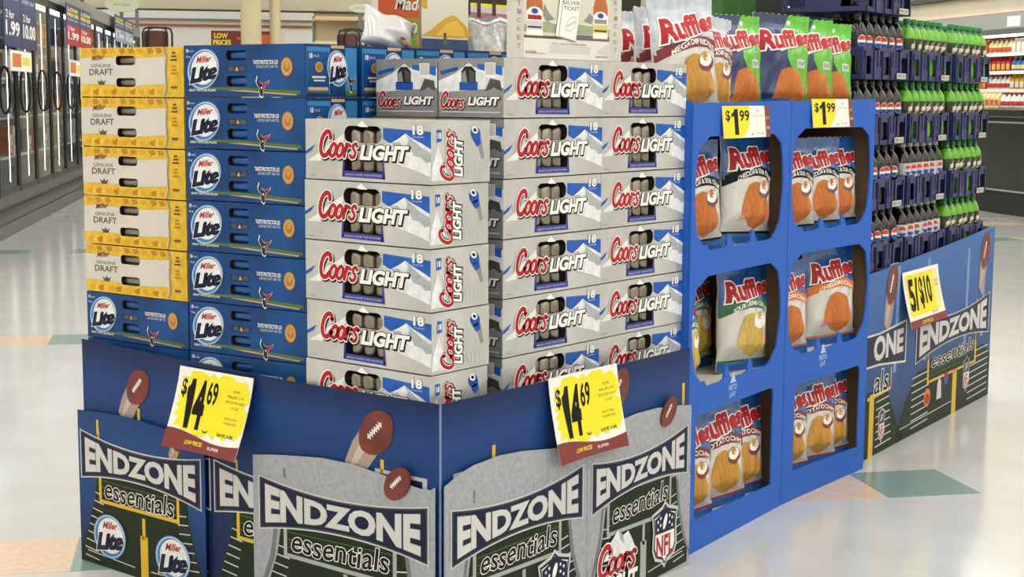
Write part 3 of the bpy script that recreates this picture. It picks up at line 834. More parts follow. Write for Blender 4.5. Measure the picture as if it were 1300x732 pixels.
# ------------------------------------------------------------------ price signs
PAPER = mat('sign_paper', '#f1efe6', .55)
def price_sign(label, loc, rz, w, h, lean, main, cents, small='$', band=True, group='yellow starburst price signs', curl=.02):
    t = thing('price_sign', label, 'price sign', loc, rz, group)
    # the sheet hangs from its top edge and curls outward
    def fm(x, z, k):
        q = (h-z)/h
        return (x, -(k+lean*q**1.4+curl*4*(x/w-.5)**2*q*.5), z-h)
    mb = MB(); n, m_ = 10, 10
    v = []
    for kk in (0, .0012):
        for j in range(m_+1):
            for i in range(n+1): v.append(fm(w*i/n, h*j/m_, kk))
    f = []; S = (n+1)*(m_+1)
    for j in range(m_):
        for i in range(n):
            p = j*(n+1)+i; f.append((p, p+n+1, p+n+2, p+1)); f.append((S+p, S+p+1, S+p+n+2, S+p+n+1))
    mb.add(v, f, PAPER); mb.build('sheet', t, True)
    a = Art(w, h)
    pts = []
    for i in range(46):
        k = 2*PI*i/46; r = 1.02 if i % 2 == 0 else .88
        cx, cy = math.cos(k), math.sin(k)
        e = (abs(cx)**5+abs(cy)**5)**(-1/5)
        pts.append((.51+.47*e*cx*r, .58+.385*e*cy*r))
    a.poly(pts, YEL, 1)
    if band:
        a.poly([(0, 0), (1, 0)]+[(1-i/12, .17-.045*math.sin(i/12*PI*1.6)+.03*i/12) for i in range(13)], DRED, 2)
        a.text('LOW PRICES', .27, .075, .50, .125, YEL, 3, .02); a.text('SUPER', .58, .06, .74, .095, WHITE, 3, .01)
    a.text(small, .07, .62, .145, .86, BLACK, 3, .02)
    one(a, .155, .26, .255, .87, BLACK, 3)
    a.text(main[1:], .265, .26, .415, .87, BLACK, 3, .045)
    a.text(cents, .425, .58, .565, .87, BLACK, 3, .025)
    for k, (tx, u0, u1) in enumerate((('18 PK', .76, .86), ('MILLER LITE', .70, .92), ('OR COORS LIGHT', .68, .94), ('12 OZ', .77, .87))): a.text(tx, u0, .78-.065*k, u1, .81-.065*k, GOLD if 0 else DGREY, 3)
    a.text('SELECTED', .71, .45, .88, .475, DGREY, 3); a.text('VARIETIES', .71, .395, .89, .42, DGREY, 3); a.text('SAVE 3.00', .66, .24, .88, .28, BLACK, 3, .02)
    a.ell(.49, .27, .035, .03, DGREY, 3); a.ell(.49, .285, .03, .025, YEL, 4)
    a.build('printed_artwork', t, fm, maxlen=.02, base=.0018)
    return t
price_sign('yellow starburst price sign reading 14.69 on the left flank of the beer pallet', (-.010, .952, .650), N90, .302, .215, .062, '14', '69')
price_sign('yellow starburst price sign reading 14.69 on the right flank of the beer pallet', (.415, -.008, .668), 0, .312, .225, .035, '14', '69')

# ================================================================== blue chip stands
STANDB = mat('stand_blue_board', '#2560c0', .55, spec=.3, noise=.02, scale=10)
KRAFTD = mat('stand_inside_board', '#6a5238', .85, noise=.06, scale=25)
TRAYW = mat('tray_white_board', '#d9d4c8', .6)
def barrel(s0, s1, z0, z1, bulge, wave):
    """opening with bowed sides and a scalloped lower edge"""
    pts = []
    n = 10
    for i in range(n+1):
        q = i/n; pts.append((s0-bulge*math.sin(PI*q)+.0, z0+(z1-z0)*q))
    pts = [(s0+.03, z0)]+pts[1:-1]+[(s0+.035, z1-.012), (s0+.06, z1)]
    pts += [(s1-.05, z1), (s1-.025, z1-.012)]
    for i in range(1, n):
        q = 1-i/n; pts.append((s1+bulge*math.sin(PI*q), z0+(z1-z0)*q))
    pts += [(s1-.02, z0+.005)]
    # scallops: tongues of board between the bags
    x = s1-.03; W = (s1-s0-.06)/3
    for k in range(3):
        xa, xb = x, x-W
        if wave:
            pts += [(xa-.012, z0-.012), (xa-.04, z0-.018), (xb+.04, z0-.018), (xb+.025, z0+.0)]
            if k < 2: pts += [(xb+.015, z0+.022), (xb-.005, z0+.024), (xb-.012, z0+.004)]
        x = xb
    return pts
def squarish(s0, s1, z0, z1):
    r = .02
    pts = [(s0, z0+.01)]+[(s0, z1-r), (s0+r*.3, z1-r*.3), (s0+r, z1)]+[(s1-r, z1), (s1-r*.3, z1-r*.3), (s1, z1-r), (s1, z0)]
    return pts
def icon(a, x, z):
    u = lambda X: X/a.w; v = lambda Z: Z/a.h
    pale = mat('stand_icon_ink', '#b9cdec', .5)
    a.poly([(u(x-.022), v(z+.02)), (u(x), v(z+.055)), (u(x+.022), v(z+.02))], pale, 0)
    a.text('FRITO', u(x-.03), v(z-.004), u(x+.03), v(z+.014), pale, 0, .02)
    a.text('LAY', u(x-.022), v(z-.026), u(x+.022), v(z-.008), pale, 0, .02)
def chip_stand(label, loc, rz, w, wins, z1):
    D = .42
    t = thing('chip_stand', label, 'chip display', loc, rz, 'blue cardboard chip stands')
    cutout([(0, 0), (w, 0), (w, z1), (0, z1-.008)], wins, .006, STANDB, 'front_panel', t, lambda x, y, k: (x, -k, y))
    for x0, x1, m0, m1, nm in ((.0, .005, STANDB, KRAFTD, 'side_panel'), (w-.005, w, KRAFTD, STANDB, 'side_panel')):
        mb = MB()
        v = [(x, y, z) for z in (0, z1) for y in (.007, D) for x in (x0, x1)]
        mb.add(v, [(0, 4, 6, 2)], m0); mb.add(v, [(1, 3, 7, 5)], m1); mb.add(v, [(4, 5, 7, 6), (0, 1, 5, 4), (2, 6, 7, 3)], STANDB)
        mb.build(nm, t)
    mb = MB(); mb.box((.005, D-.005, 0), (w-.005, D, z1), KRAFTD); mb.build('back_panel', t)
    for z in (.055, .490, .918, 1.318):
        mb = MB(); mb.box((.006, .008, z-.006), (w-.006, D-.006, z), TRAYW); mb.build('shelf', t)
    a = Art(w, z1); icon(a, w*.44, .475); a.build('printed_mark', t, lambda x, y, k: (x, -k, y), base=.001)
    return t
d1, d2 = R(5.194), R(1.289)
S1 = Vector((1.193-.022*math.cos(d1), .038-.022*math.sin(d1), 0)); W1 = .720
S2 = Vector((1.193+.702*math.cos(d1), .038+.702*math.sin(d1), 0)); W2 = .672
stand1 = chip_stand('blue cardboard chip stand beside the silver beer cartons, three rounded openings', S1, d1, W1,
    [barrel(.055, .64, .952, 1.280, .033, True), barrel(.06, .64, .530, .855, .04, True), squarish(.06, .638, .092, .430)], 1.388)
stand2 = chip_stand('blue cardboard chip stand next to the soda pallet, three rounded openings', S2, d2, W2,
    [barrel(.045, .615, .958, 1.293, .028, True), barrel(.05, .62, .530, .866, .035, True), squarish(.085, .612, .095, .408)], 1.394)

# ------------------------------------------------------------------ bags of chips
BW, BH, BT = .285, .362, .048
def puff(x, z, seed=0.0):
    """half thickness of a filled bag at x in 0..BW, z in 0..BH"""
    p = 2*x/BW-1; q = z/BH
    e = max(0.0, 1-abs(p)**2.6)
    t = min(1.0, max(0.0, (q-.05)/.22)); b = min(1.0, max(0.0, (.93-q)/.30))
    s = (t*t*(3-2*t))*(b*b*(3-2*b))
    wr = (.0045*math.sin(9*q+5*p+seed*3)+.004*math.sin(17*p-11*q+seed)+.003*math.sin(23*q+9*p*p))*e+.006*math.sin(p*9+seed)*(1-s)*e
    return max(.0014, .0016+BT*(e**.8)*s+wr*.6*s)
def pinch(x, z):
    q = z/BH; p = 2*x/BW-1
    t = min(1.0, max(0.0, (q-.03)/.2)); b = min(1.0, max(0.0, (.97-q)/.2))
    k = 1-.06*(t*b)
    return BW/2+(x-BW/2)*k
def bagmap(x, z, k):
    return (pinch(x, z)-BW/2, -(puff(x, z, 1.3)+k), z)
FOILS = {}
def foil(name, col, **kw):
    return mat(name, col, .2, coat=.5, bump=.4, scale=30, **kw)
def make_bag(kind):
    top, band, bandtxt, lower, chip, foot, line = kind['cols']
    t = thing('chip_bag')
    mb = MB(); nx, nz = 26, 32
    v = []
    for sd in (1, -1):
        for j in range(nz+1):
            for i in range(nx+1):
                x, z = BW*i/nx, BH*j/nz
                v.append((pinch(x, z)-BW/2, -sd*puff(x, z, 1.3 if sd > 0 else .4), z+(.004*math.sin(i*2.2) if j in (0, nz) else 0)))
    f = []; S = (nx+1)*(nz+1)
    for j in range(nz):
        for i in range(nx):
            p = j*(nx+1)+i
            f += [(p, p+1, p+nx+2, p+nx+1), (S+p, S+p+nx+1, S+p+nx+2, S+p+1)]
    for i in range(nx):
        f += [(i, S+i, S+i+1, i+1)]; p = nz*(nx+1)+i; f += [(p, p+1, S+p+1, S+p)]
    for j in range(nz):
        p = j*(nx+1); f += [(p, p+nx+1, S+p+nx+1, S+p)]; p += nx; f += [(p, S+p, S+p+nx+1, p+nx+1)]
    mb.add(v, f, lower); mb.build('pouch', t, True)
    a = Art(BW, BH)
    arc = lambda y0, c: [(i/10, y0+c*(1-(2*i/10-1)**2)) for i in range(11)]
    def strip_(y0, y1, c0, c1, mt, l): a.poly(arc(y0, c0)+arc(y1, c1)[::-1], mt, l)
    if kind['style'] == 'classic':
        strip_(.54, 1.0, .10, 0, top, 0)
        strip_(.50, .59, .10, .10, band, 1)
        a.text(kind['words'], .16, .545, .86, .59, bandtxt, 3, .02, 0, warp=lambda p, q: (p, q+1.75*(1-(1.4*p-.7)**2*2)-.05))
        a.rect(0, 0, 1, .085, foot, 0); a.rect(0, .085, 1, .105, line, 1)
        a.poly([(.0, .14), (.22, .30), (.6, .2), (.9, .12), (1, .14), (1, .107), (0, .107)], LGREY, 1)
    else:
        a.rect(0, 0, 1, 1, lower, 0)
        a.poly([(0, .02), (.28, .06), (.40, .12), (.34, .24), (.46, .32), (.52, .45), (.42, .60), (.46, .78), (.62, 1.0), (0, 1.0)], top, 1)
        a.rect(.62, .50, .80, .58, LGREY, 2); a.rect(.64, .52, .78, .56, MGREY, 3)
        a.ell(.62, .93, .035, .02, WHITE, 2)
    # one big ridged chip, with a small bowl of dip above it
    dy = kind.get('cy', 0)
    a.poly([(.16, .20+dy), (.30, .22+dy), (.42, .16+dy), (.60, .12+dy), (.72, .17+dy), (.78, .30+dy), (.74, .44+dy), (.62, .52+dy), (.45, .55+dy), (.32, .52+dy), (.27, .42+dy), (.29, .32+dy), (.20, .26+dy)], chip[0], 2)
    for k in range(5): a.brush(spline([(.32+.07*k, .50+dy-.02*k), (.36+.08*k, .36+dy-.01*k), (.40+.07*k, .22+dy-.008*k)], 3), .005, chip[1], 3)
    if kind.get('bowl'):
        a.ell(.66, .47, .15, .075, kind['bowl'], 4); a.ell(.66, .49, .12, .052, WHITE, 5); a.ell(.64, .52, .04, .04, chip[0], 6)
    sx = [.06, .97] if kind['style'] == 'classic' else [.02, .98]
    a.text('RUFFLES' if kind.get('caps') else 'Ruffles', sx[0], .68, sx[1], .865, RED, 8, .05, .18, outline=(WHITE, .055), shadow=(NAVY, .02, -.03),
           warp=lambda p, q: (p, .5+(q-.5)*(1.1-.35*p)+.35*p-.17+.0*q))
    a.rect(.60, .90, .84, .95, LGREY, 2) if kind.get('corner') else None
    a.build('printed_front', t, bagmap, eps=.0002, base=.0016, maxlen=.011)
    return t
rb = foil('chip_blue_foil', '#1c4f94', col2='#2a66ae')
whf = foil('chip_white_foil', '#dcd9d2')
silvf = foil('chip_silver_foil', '#aeb6c6', col2='#c9cfda')
navf = foil('chip_navy_foil', '#223a72', col2='#1b2c5c')
grnf = foil('chip_green_foil', '#4fae22', col2='#62c02c')
gold2 = (mat('chip_gold_ink', '#c79038', .45, noise=.1, scale=60), mat('chip_gold_ridge', '#ba8430', .5))
yel2 = (mat('chip_yellow_ink', '#cfae55', .45, noise=.1, scale=60), mat('chip_yellow_ridge', '#c2a14a', .5))
org2 = (mat('chip_orange_ink', '#c8702a', .45, noise=.1, scale=60), mat('chip_orange_ridge', '#bb6624', .5))
plum = mat('bowl_plum_ink', '#6d4a4e', .5)
KINDS = {
 'original': dict(style='classic', cols=(rb, DRED, WHITE, whf, gold2, rb, RED), words='POTATO CHIPS', bowl=DRED),
 'cheddar': dict(style='classic', cols=(rb, BLACK, WHITE, whf, org2, rb, BLACK), words='CHEDDAR & SOUR CREAM', bowl=plum),
 'sour': dict(style='classic', cols=(rb, mat('bag_green_ink', '#2e6b3a', .4), WHITE, whf, yel2, rb, mat('bag_green_ink', '#2e6b3a', .4)), words='SOUR CREAM & ONION', bowl=WHITE),
 'hot': dict(style='classic', cols=(rb, ORANGE, WHITE, whf, org2, rb, ORANGE), words='CHEDDAR CHIPS', bowl=None),
 'silver': dict(style='classic', cols=(silvf, DRED, WHITE, whf, gold2, silvf, LGREY), words='MEGA DIP RIDGES', bowl=DRED),
 'green': dict(style='swoosh', cols=(navf, DRED, WHITE, grnf, org2, navf, RED), words='', cy=-.05),
}
PROTO = {k: make_bag(d) for k, d in KINDS.items()}
def bag(kind, stand, s, y, z, label, rz=0.0, lean=-.06, sc=1.0, roll=0.0):
    """stands at (s, y) in a stand's own frame, y measured back from its face"""
    p = PROTO[kind]
    o = p if p not in _used else copy_tree(p)
    _used.add(p)
    S, d = stand
    o.location = S+Vector((math.cos(d)*s-math.sin(d)*y, math.sin(d)*s+math.cos(d)*y, z))
    o.rotation_euler = (lean, roll, d+rz)
    o.scale = (sc, sc, sc)
    tag(o, label, 'chip bag', 'bags of ridged chips')
    return o
A1, A2 = (S1, d1), (S2, d2)
zt, zm, zl, zu = .9185, .4905, .0555, 1.3185
bag('cheddar', A1, .20, .085, zt, 'chip bag with orange chip, left in the top opening of the stand by the beer', -.20, sc=.95, roll=-.03)
bag('cheddar', A1, .555, .082, zt, 'larger chip bag with orange chip, right in the top opening, stand by the beer', -.16, sc=1.02, roll=.05)
bag('cheddar', A1, .47, .235, zt, 'shaded chip bag standing back in the top opening of the stand by the beer', .1, sc=.95)
bag('sour', A1, .135, .09, zm, 'chip bag at the left rim of the middle opening of the stand by the beer', .1, sc=.88)
bag('sour', A1, .46, .225, zm, 'shaded chip bag at the centre of the middle opening of the stand by the beer', -.1, sc=.95)
bag('sour', A1, .560, .085, zm, 'chip bag with green band, right in the middle opening of the stand by the beer', -.2, sc=.98, roll=.05)
bag('original', A1, .175, .09, zl, 'chip bag with red band, left in the lowest opening of the stand by the beer', -.22, sc=.97)
bag('original', A1, .40, .085, zl, 'chip bag with red band, centre of the lowest opening of the stand by the beer', -.25, sc=1.0, roll=-.03)
bag('original', A1, .570, .092, zl, 'chip bag with red band, right in the lowest opening of the stand by the beer', -.25, sc=.97)
bag('cheddar', A2, .185, .088, zt, 'chip bag with orange chip, left in the top opening of the stand by the soda', -.22, sc=.93)
bag('cheddar', A2, .385, .084, zt+.004, 'chip bag with orange chip, centre of the top opening of the stand by the soda', -.24, sc=.92)
bag('cheddar', A2, .530, .088, zt+.004, 'chip bag with orange chip, right in the top opening of the stand by the soda', -.24, sc=.92)
bag('hot', A2, .165, .09, zm, 'chip bag with orange band, left in the middle opening of the stand by the soda', -.2, sc=.93)
bag('hot', A2, .517, .083, zm, 'chip bag with orange band, right in the middle opening of the stand by the soda', -.25, sc=1.0)
bag('hot', A2, .43, .225, zm, 'shaded chip bag standing back in the middle opening of the stand by the soda', .1, sc=.9)
bag('original', A2, .195, .09, zl, 'chip bag with red band, left in the lowest opening of the stand by the soda', -.22, sc=.94)
bag('original', A2, .395, .082, zl, 'chip bag with red band, centre of the lowest opening of the stand by the soda', -.24, sc=.95, roll=.03)
bag('original', A2, .532, .09, zl, 'chip bag with red band, right in the lowest opening of the stand by the soda', -.24, sc=.94)
# loose bags standing in the open top
bag('silver', A1, .20, .115, zu, 'big silver chip bag leaning at the left of the open top of the stands', -.24, -.06, 1.06, -.09)
bag('silver', A1, .40, .15, zu, 'silver chip bag beside the navy one in the open top of the stands', -.1, -.06, .94, .08)
bag('green', A1, .585, .135, zu, 'navy chip bag beside the silver bags in the open top of the stands', -.2, -.06, .96)
bag('green', A2, .135, .115, zu, 'navy and green chip bag just right of the seam of the two stands', -.25, -.04, 1.0, .03)
bag('green', A2, .365, .125, zu, 'navy and green chip bag, second from the right in the open top', -.25, -.04, .98)
bag('green', A2, .525, .125, zu, 'navy and green chip bag, rightmost in the open top', -.25, -.04, .96)
bag('silver', A1, .26, .245, zu, 'silver chip bag half hidden behind the biggest silver bag, nearest the beer cartons', -.15, -.03, .98)
bag('silver', A1, .30, .345, zu, 'silver chip bag farthest back, next to the white ticket box', -.15, -.03, .96)

# small price cards hung on the front lip of the stands
def shelf_card(label, stand, s, z, w, h):
    S, d = stand
    t = thing('price_card', label, 'price sign', S+Vector((math.cos(d)*s+math.sin(d)*.012, math.sin(d)*s-math.cos(d)*.012, z)), d, 'small 1.99 price cards', rx=-.1)
    mb = MB(); mb.box((0, -.001, 0), (w, .001, h), PAPER); mb.build('sheet', t)
    a = Art(w, h, 0, 0)
    a.poly([(0, 0), (.32, 0), (.44, .1), (.50, .24), (.545, .42), (.56, .62), (.57, 1), (0, 1)], YEL, 1)
    a.text('$', .05, .50, .15, .86, BLACK, 3, .02); one(a, .17, .10, .31, .90, BLACK, 3); a.text('99', .34, .52, .55, .86, BLACK, 3, .02)
    a.rect(.90, 0, 1, 1, DRED, 2); a.text('LOW', .915, .56, .985, .66, YEL, 3, .01); a.rect(.915, .25, .985, .34, TAN, 3)
    a.text('RUFFLES CHIPS', .62, .66, .86, .70, MGREY, 2); a.ell(.74, .84, .03, .05, LGREY, 2); a.text('9 - 9.5 OZ', .68, .10, .84, .15, DGREY, 2, .01)
    a.ell(.6, .1, .02, .03, MGREY, 2)
    a.build('printed_artwork', t, base=.0014)
    return t
shelf_card('small yellow and white 1.99 price card on the stand by the beer', A1, .185, 1.272, .345, .10)
shelf_card('small yellow and white 1.99 price card on the stand by the soda', A2, .14, 1.296, .318, .098)

# ================================================================== soda pallet
d3 = R(4.968)
S3 = Vector((2.75, .182, 0))
A3 = (S3, d3)
def at3(s, y, z): return S3+Vector((math.cos(d3)*s-math.sin(d3)*y, math.sin(d3)*s+math.cos(d3)*y, z))
SODAB = grad_mat('soda_skirt_print', [(0, '#20355c'), (.5, '#2c5a99'), (1, '#3d6cae')], 2, .1, .78)
SODAL = mat('soda_skirt_gloss_tint', '#6f94c4', .4)
sw = 1.66
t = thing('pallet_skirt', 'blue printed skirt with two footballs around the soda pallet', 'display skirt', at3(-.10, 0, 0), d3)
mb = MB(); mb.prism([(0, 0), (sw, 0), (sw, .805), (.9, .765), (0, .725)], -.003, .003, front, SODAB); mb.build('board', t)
mb = MB(); mb.box((sw-.004, .004, 0), (sw, .42, .80), SODAB); mb.build('side_board', t)
a = Art(sw, 1.0)
for uu in (.2, .42, .75, .90): a.poly([(uu, .3), (uu+.02, .3), (uu+.028, .73), (uu+.008, .73)], SODAL, 0)  # pale upright stripes: gloss painted into the skirt's colour
endzone(a, .58, 1.05, 'soda', .07, .01, 2, bh=.085, field=False); endzone(a, -.50, 1.0, 'soda', .07, .01, 2, bh=.085, field=False) if False else None
a.poly([(.30, 0), (1, 0), (1, .20), (.93, .26), (.38, .26), (.32, .18), (.22, .02)], DGREEN, 1); a.poly([(0, 0), (.30, 0), (.24, .08), (.19, .18), (.16, .26), (0, .26)], DGREEN, 1)
for k in range(8):
    z = .03+.03*k
    a.brush([(.34, z), (.47, z+.006)], .005, LGREY, 3, cap=False); a.brush([(.80, z), (.98, z+.006)], .005, LGREY, 3, cap=False); a.brush([(.09, z), (.2-.004*k, z+.005)], .005, LGREY, 3, cap=False)
a.brush([(.26, .05), (.66, .06)], .004, LGREY, 3, cap=False)
a.rect(.665, 0, .70, .20, POSTY, 4); a.rect(.676, .18, .69, .28, POSTY, 4); a.rect(.045, 0, .075, .25, POSTY, 4)
# left repeat of the banner, cut by the stand's edge
nb = [(0, .49), (.10, .487), (.285, .505), (.285, .325), (.10, .355), (0, .36)]
a.poly(nb, LGREY, 6); a.poly([(0, .482), (.10, .479), (.278, .495), (.278, .335), (.10, .363), (0, .368)], NAVY, 7)
a.text('ONE', .06, .375, .262, .475, LGREY, 9, .045); a.text('als', .07, .245, .165, .335, BLACK, 9, .012, .1, outline=(WHITE, .03))
a.brush([(.03, .235), (.185, .245), (.185, .33)], .014, POSTY, 5, cap=False)
football(a, .285, .665, .085, 4, 1.15); football(a, 1.52, .70, .09, 4, 1.15)
a.ell(.46, .13, .025, .04, ORANGE, 5); a.ell(.46, .125, .02, .022, RED, 6); a.poly([(.535, .10), (.575, .10), (.57, .17), (.555, .2), (.54, .17)], LGREY, 5); a.ell(.61, .18, .018, .035, RED, 5); a.ell(.61, .165, .014, .02, BLUE, 6)
shield(a, 1.30, .155, .09, .15, 5); shield(a, .215, .11, .07, .13, 5)
a.build('printed_artwork', t, base=.0036)
# price sign
ps = thing('price_sign', 'yellow and white 5 for 10 dollars price sign on the soda skirt', 'price sign', at3(.285, -.008, .70), d3, 'yellow starburst price signs')
w_, h_ = .44, .225
def fm3(x, z, k):
    q = (h_-z)/h_; return (x, -(k+.05*q**1.4), z-h_)
mb = MB(); v = []; f = []
for j in range(7):
    for i in range(2): v.append(fm3(w_*i, h_*j/6, 0))
for j in range(6): f.append((2*j, 2*j+1, 2*j+3, 2*j+2))
mb.add(v, f, PAPER)
v = [fm3(w_*i, h_*j/6, -.002) for j in range(7) for i in range(2)]
mb.add(v, [q[::-1] for q in f], PAPER); mb.build('sheet', ps)
a = Art(w_, h_); a.rect(.07, .2, .80, .93, YEL, 1); a.rect(.80, .2, .95, .93, mat('pale_yellow_ink', '#efe79a', .5), 1)
a.text('5/', .10, .28, .36, .86, BLACK, 3, .04); a.text('$10', .38, .28, .72, .86, BLACK, 3, .04)
a.rect(0, 0, 1, .13, DRED, 2); a.text('LOW PRICES', .3, .03, .6, .09, YEL, 3, .01); a.text('20 OZ', .62, .16, .8, .2, DGREY, 3); a.text('SELECTED', .83, .70, .94, .74, DGREY, 3); a.text('VARIETIES', .83, .62, .94, .66, DGREY, 3)
a.build('printed_artwork', ps, fm3, maxlen=.06)

# ------------------------------------------------------------------ crates and bottles
CRATE = mat('crate_navy_plastic', '#262b5c', .45, noise=.05, scale=12)
CW, CD, CH = .50, .335, .120
def make_crate():
    t = thing('bottle_crate')
    mb = MB(); mb.box((.004, .004, 0), (CW-.004, CD-.004, .008), CRATE); mb.build('crate_floor', t)
    def wallpts(w, n):
        holes = []
        seg = w/n
        for k in range(n):
            c = seg*(k+.5)
            if k % 2 == 0 and n > 2 or n == 2:
                holes.append([(c-.036, .018), (c+.036, .018), (c+.036, .074), (c+.026, .086), (c-.026, .086), (c-.036, .074)])
            else:
                for q in (-.034, 0, .034): holes.append([(c+q-.006, .045), (c+q+.006, .045), (c+q+.006, .108), (c+q-.006, .108)])
        return holes
    out = lambda w: [(0, 0), (w, 0), (w, CH), (w*.84, CH), (w*.82, CH-.012), (w*.68, CH-.012), (w*.66, CH), (w*.34, CH), (w*.32, CH-.012), (w*.18, CH-.012), (w*.16, CH), (0, CH)]
    cutout(out(CW), wallpts(CW, 5), .006, CRATE, 'crate_wall', t, lambda x, y, k: (x, -k, y))
    cutout(out(CW), wallpts(CW, 5), .006, CRATE, 'crate_wall', t, lambda x, y, k: (x, CD+k, y))
    cutout(out(CD-.013), wallpts(CD-.013, 3), .006, CRATE, 'crate_wall', t, lambda x, y, k: (-k, x+.0065, y))
    cutout(out(CD-.013), wallpts(CD-.013, 3), .006, CRATE, 'crate_wall', t, lambda x, y, k: (CW+k, x+.0065, y))
    for k in range(6):
        mb = MB(); x = .02+(CW-.04)*k/5; mb.box((x-.005, -.005, .0), (x+.005, -.0005, CH-.014), CRATE, .0015); mb.build('rib', t)
    mb = MB(); mb.box((CW*.70, -.008, .004), (CW*.90, -.0055, .026), mat('crate_label', '#c9c6bd', .5)); lb = mb.build('crate_label', t)
    a = Art(CW*.2, .022, CW*.70, .004); a.text('PEPSI', .08, .25, .44, .75, DGREY, 0, .02); a.text('20 OZ', .55, .25, .92, .75, DGREY, 0, .02)
    a.build('printed_mark', lb, base=.0083)
    return t
def bottle_proto(name, liquid, neck, cap, label_m, emblem):
    t = thing(name)
    r = .0365
    prof = [(.0, .004), (.022, .0), (.031, .004), (r*.96, .014), (r, .03), (r*.97, .05), (r*.95, .06), (r*.98, .075), (r, .10), (r, .158), (r*.97, .167), (r*.90, .180), (r*.74, .193), (r*.56, .203)]
    mb = MB(); mb.lathe(prof, liquid, 16); mb.build('bottle_body', t, True)
    mb = MB(); mb.lathe([(r*.56, .203), (.0135, .213), (.0125, .219), (.0165, .220), (.0165, .223), (.012, .224), (.0, .224)], neck, 16); mb.build('neck', t, True)
    mb = MB(); mb.lathe([(.0, .2235), (.0148, .2235), (.015, .225), (.0148, .237), (.013, .2395), (.0, .2397)], cap, 16); mb.build('cap', t, True)
    mb = MB(); mb.lathe([(r+.0004, .101), (r+.0008, .103), (r+.0008, .157), (r+.0004, .159)], label_m, 20); lb = mb.build('wrap_label', t, True)
    cyl = lambda x, y, k: (math.sin(x/(r+.0008))*(r+.0008+k), -math.cos(x/(r+.0008))*(r+.0008+k), y)
    a = Art(.05, .056, -.025, .102)
    emblem(a); a.build('label_emblem', lb, cyl, eps=.00015, base=.0003, maxlen=.009)
    return t
def globe(a):
    a.ell(.5, .55, .36, .40, WHITE, 0); a.ell(.5, .58, .33, .33, mat('cola_red_ink', '#d8362a', .4), 1, 0, 20, .1, PI-.1); a.ell(.5, .50, .33, .33, BLUE, 1, 0, 20, PI+.15, 2*PI-.15)
def globe_diet(a):
    a.rect(0, 0, 1, 1, mat('diet_label_ink', '#c4c6c6', .4), 0); globe_l = [a.ell(.5, .58, .33, .30, mat('cola_red_ink', '#d8362a', .4), 2, 0, 20, .1, PI-.1), a.ell(.5, .45, .33, .30, BLUE, 2, 0, 20, PI+.15, 2*PI-.15)]
def dew(a):
    a.poly([(.08, .1), (.5, .5), (.3, .5), (.86, 1), (.66, .62), (.9, .62), (.3, .08)], mat('pale_green_ink', '#a9bf8e', .4), 0)
    a.poly([(.2, .2), (.82, .9), (.72, .62), (.36, .24)], mat('cola_red_ink', '#d8362a', .4), 1); a.text('DEW', .26, .34, .78, .62, WHITE, 2, .04, .3)
COLA = mat('cola_liquid', '#0e0807', .12, coat=.3)
CLEARN = mat('cola_neck', '#1d1918', .1, coat=.4)
DEWL = mat('dew_liquid', '#62b312', .12, coat=.3); DEWN = mat('dew_neck', '#146b2c', .08, coat=.6)
colab = bottle_proto('soda_bottle', COLA, CLEARN, mat('cola_cap', '#2a2c34', .35), mat('cola_label', '#171a2a', .35), globe)
dietb = bottle_proto('soda_bottle', COLA, CLEARN, mat('diet_cap', '#b9bcbd', .35), mat('diet_label', '#aeb1b3', .35), globe_diet)
dewb = bottle_proto('soda_bottle', DEWL, DEWN, mat('dew_cap', '#0f7a3a', .35), mat('dew_label', '#22361f', .35), dew)
crate0 = make_crate()
def load(s, y, lev, proto, colname, what, ranks=2):
    z = .717+.2505*lev
    o = crate0 if crate0 not in _used else copy_tree(crate0)
    _used.add(crate0)
    o.location = at3(s, y, z); o.rotation_euler = (0, 0, d3+random.uniform(-.006, .006))
    lv = ['lowest', 'second from the bottom', 'third from the bottom', 'fourth from the bottom', 'topmost'][lev]
    tag(o, 'navy crate of %s, %s in the %s' % (what, lv, colname), 'crate', 'navy bottle crates')
    for j in range(ranks):
        for i in range(6):
            b = proto if proto not in _used else copy_tree(proto)
            _used.add(proto)
            px = .046+(CW-.092)*i/5; py = .046+(CD-.092)*j/3
            b.location = at3(s+px, y+py, z+.0085); b.rotation_euler = (0, 0, d3-.55+random.uniform(-.3, .3))
            tag(b, '%s bottle, %s from the left, %s row, %s crate, %s' % ({'cola': 'dark cola', 'diet cola': 'diet cola', 'green soda': 'green soda'}[what], ORDN[i], ['front', 'second', 'third', 'rear'][j], ['lowest', 'second-lowest', 'third-lowest', 'fourth-lowest', 'topmost'][lev], colname), 'bottle', '%s bottles' % what)
for lev in range(5):
    load(-.155, .02, lev, colab, 'inner column', 'cola', 2)
for lev in range(4):
    load(.385, .02, lev, dietb if lev < 2 else dewb, 'middle column', 'diet cola' if lev < 2 else 'green soda', 2 if lev < 3 else 3)
for lev in range(4):
    load(.945, .02, lev, dewb, 'outer column', 'green soda', 2 if lev < 3 else 4)
for lev in (3, 4):
    load(.37, .42, lev, colab, 'rear column', 'cola', 1)
sb = thing('pallet_filler', 'brown corrugated filler block inside the soda skirt', 'filler block', at3(0, 0, 0), d3)
mb = MB(); mb.box((-.09, .015, .12), (1.53, .40, .7165), KRAFT); mb.build('block', sb)
for k in range(6):
    mb = MB(); mb.box((-.08+.28*k, .015, .002), (.02+.28*k, .40, .119), pal_m); mb.build('pallet_board', sb)
sb = thing('pallet_filler', 'brown corrugated filler block behind the middle soda column', 'filler block', at3(0, 0, 0), d3)
mb = MB(); mb.box((.365, .415, .002), (.875, .76, .717+.2505*3-.0005), KRAFT, .003); mb.build('block', sb)

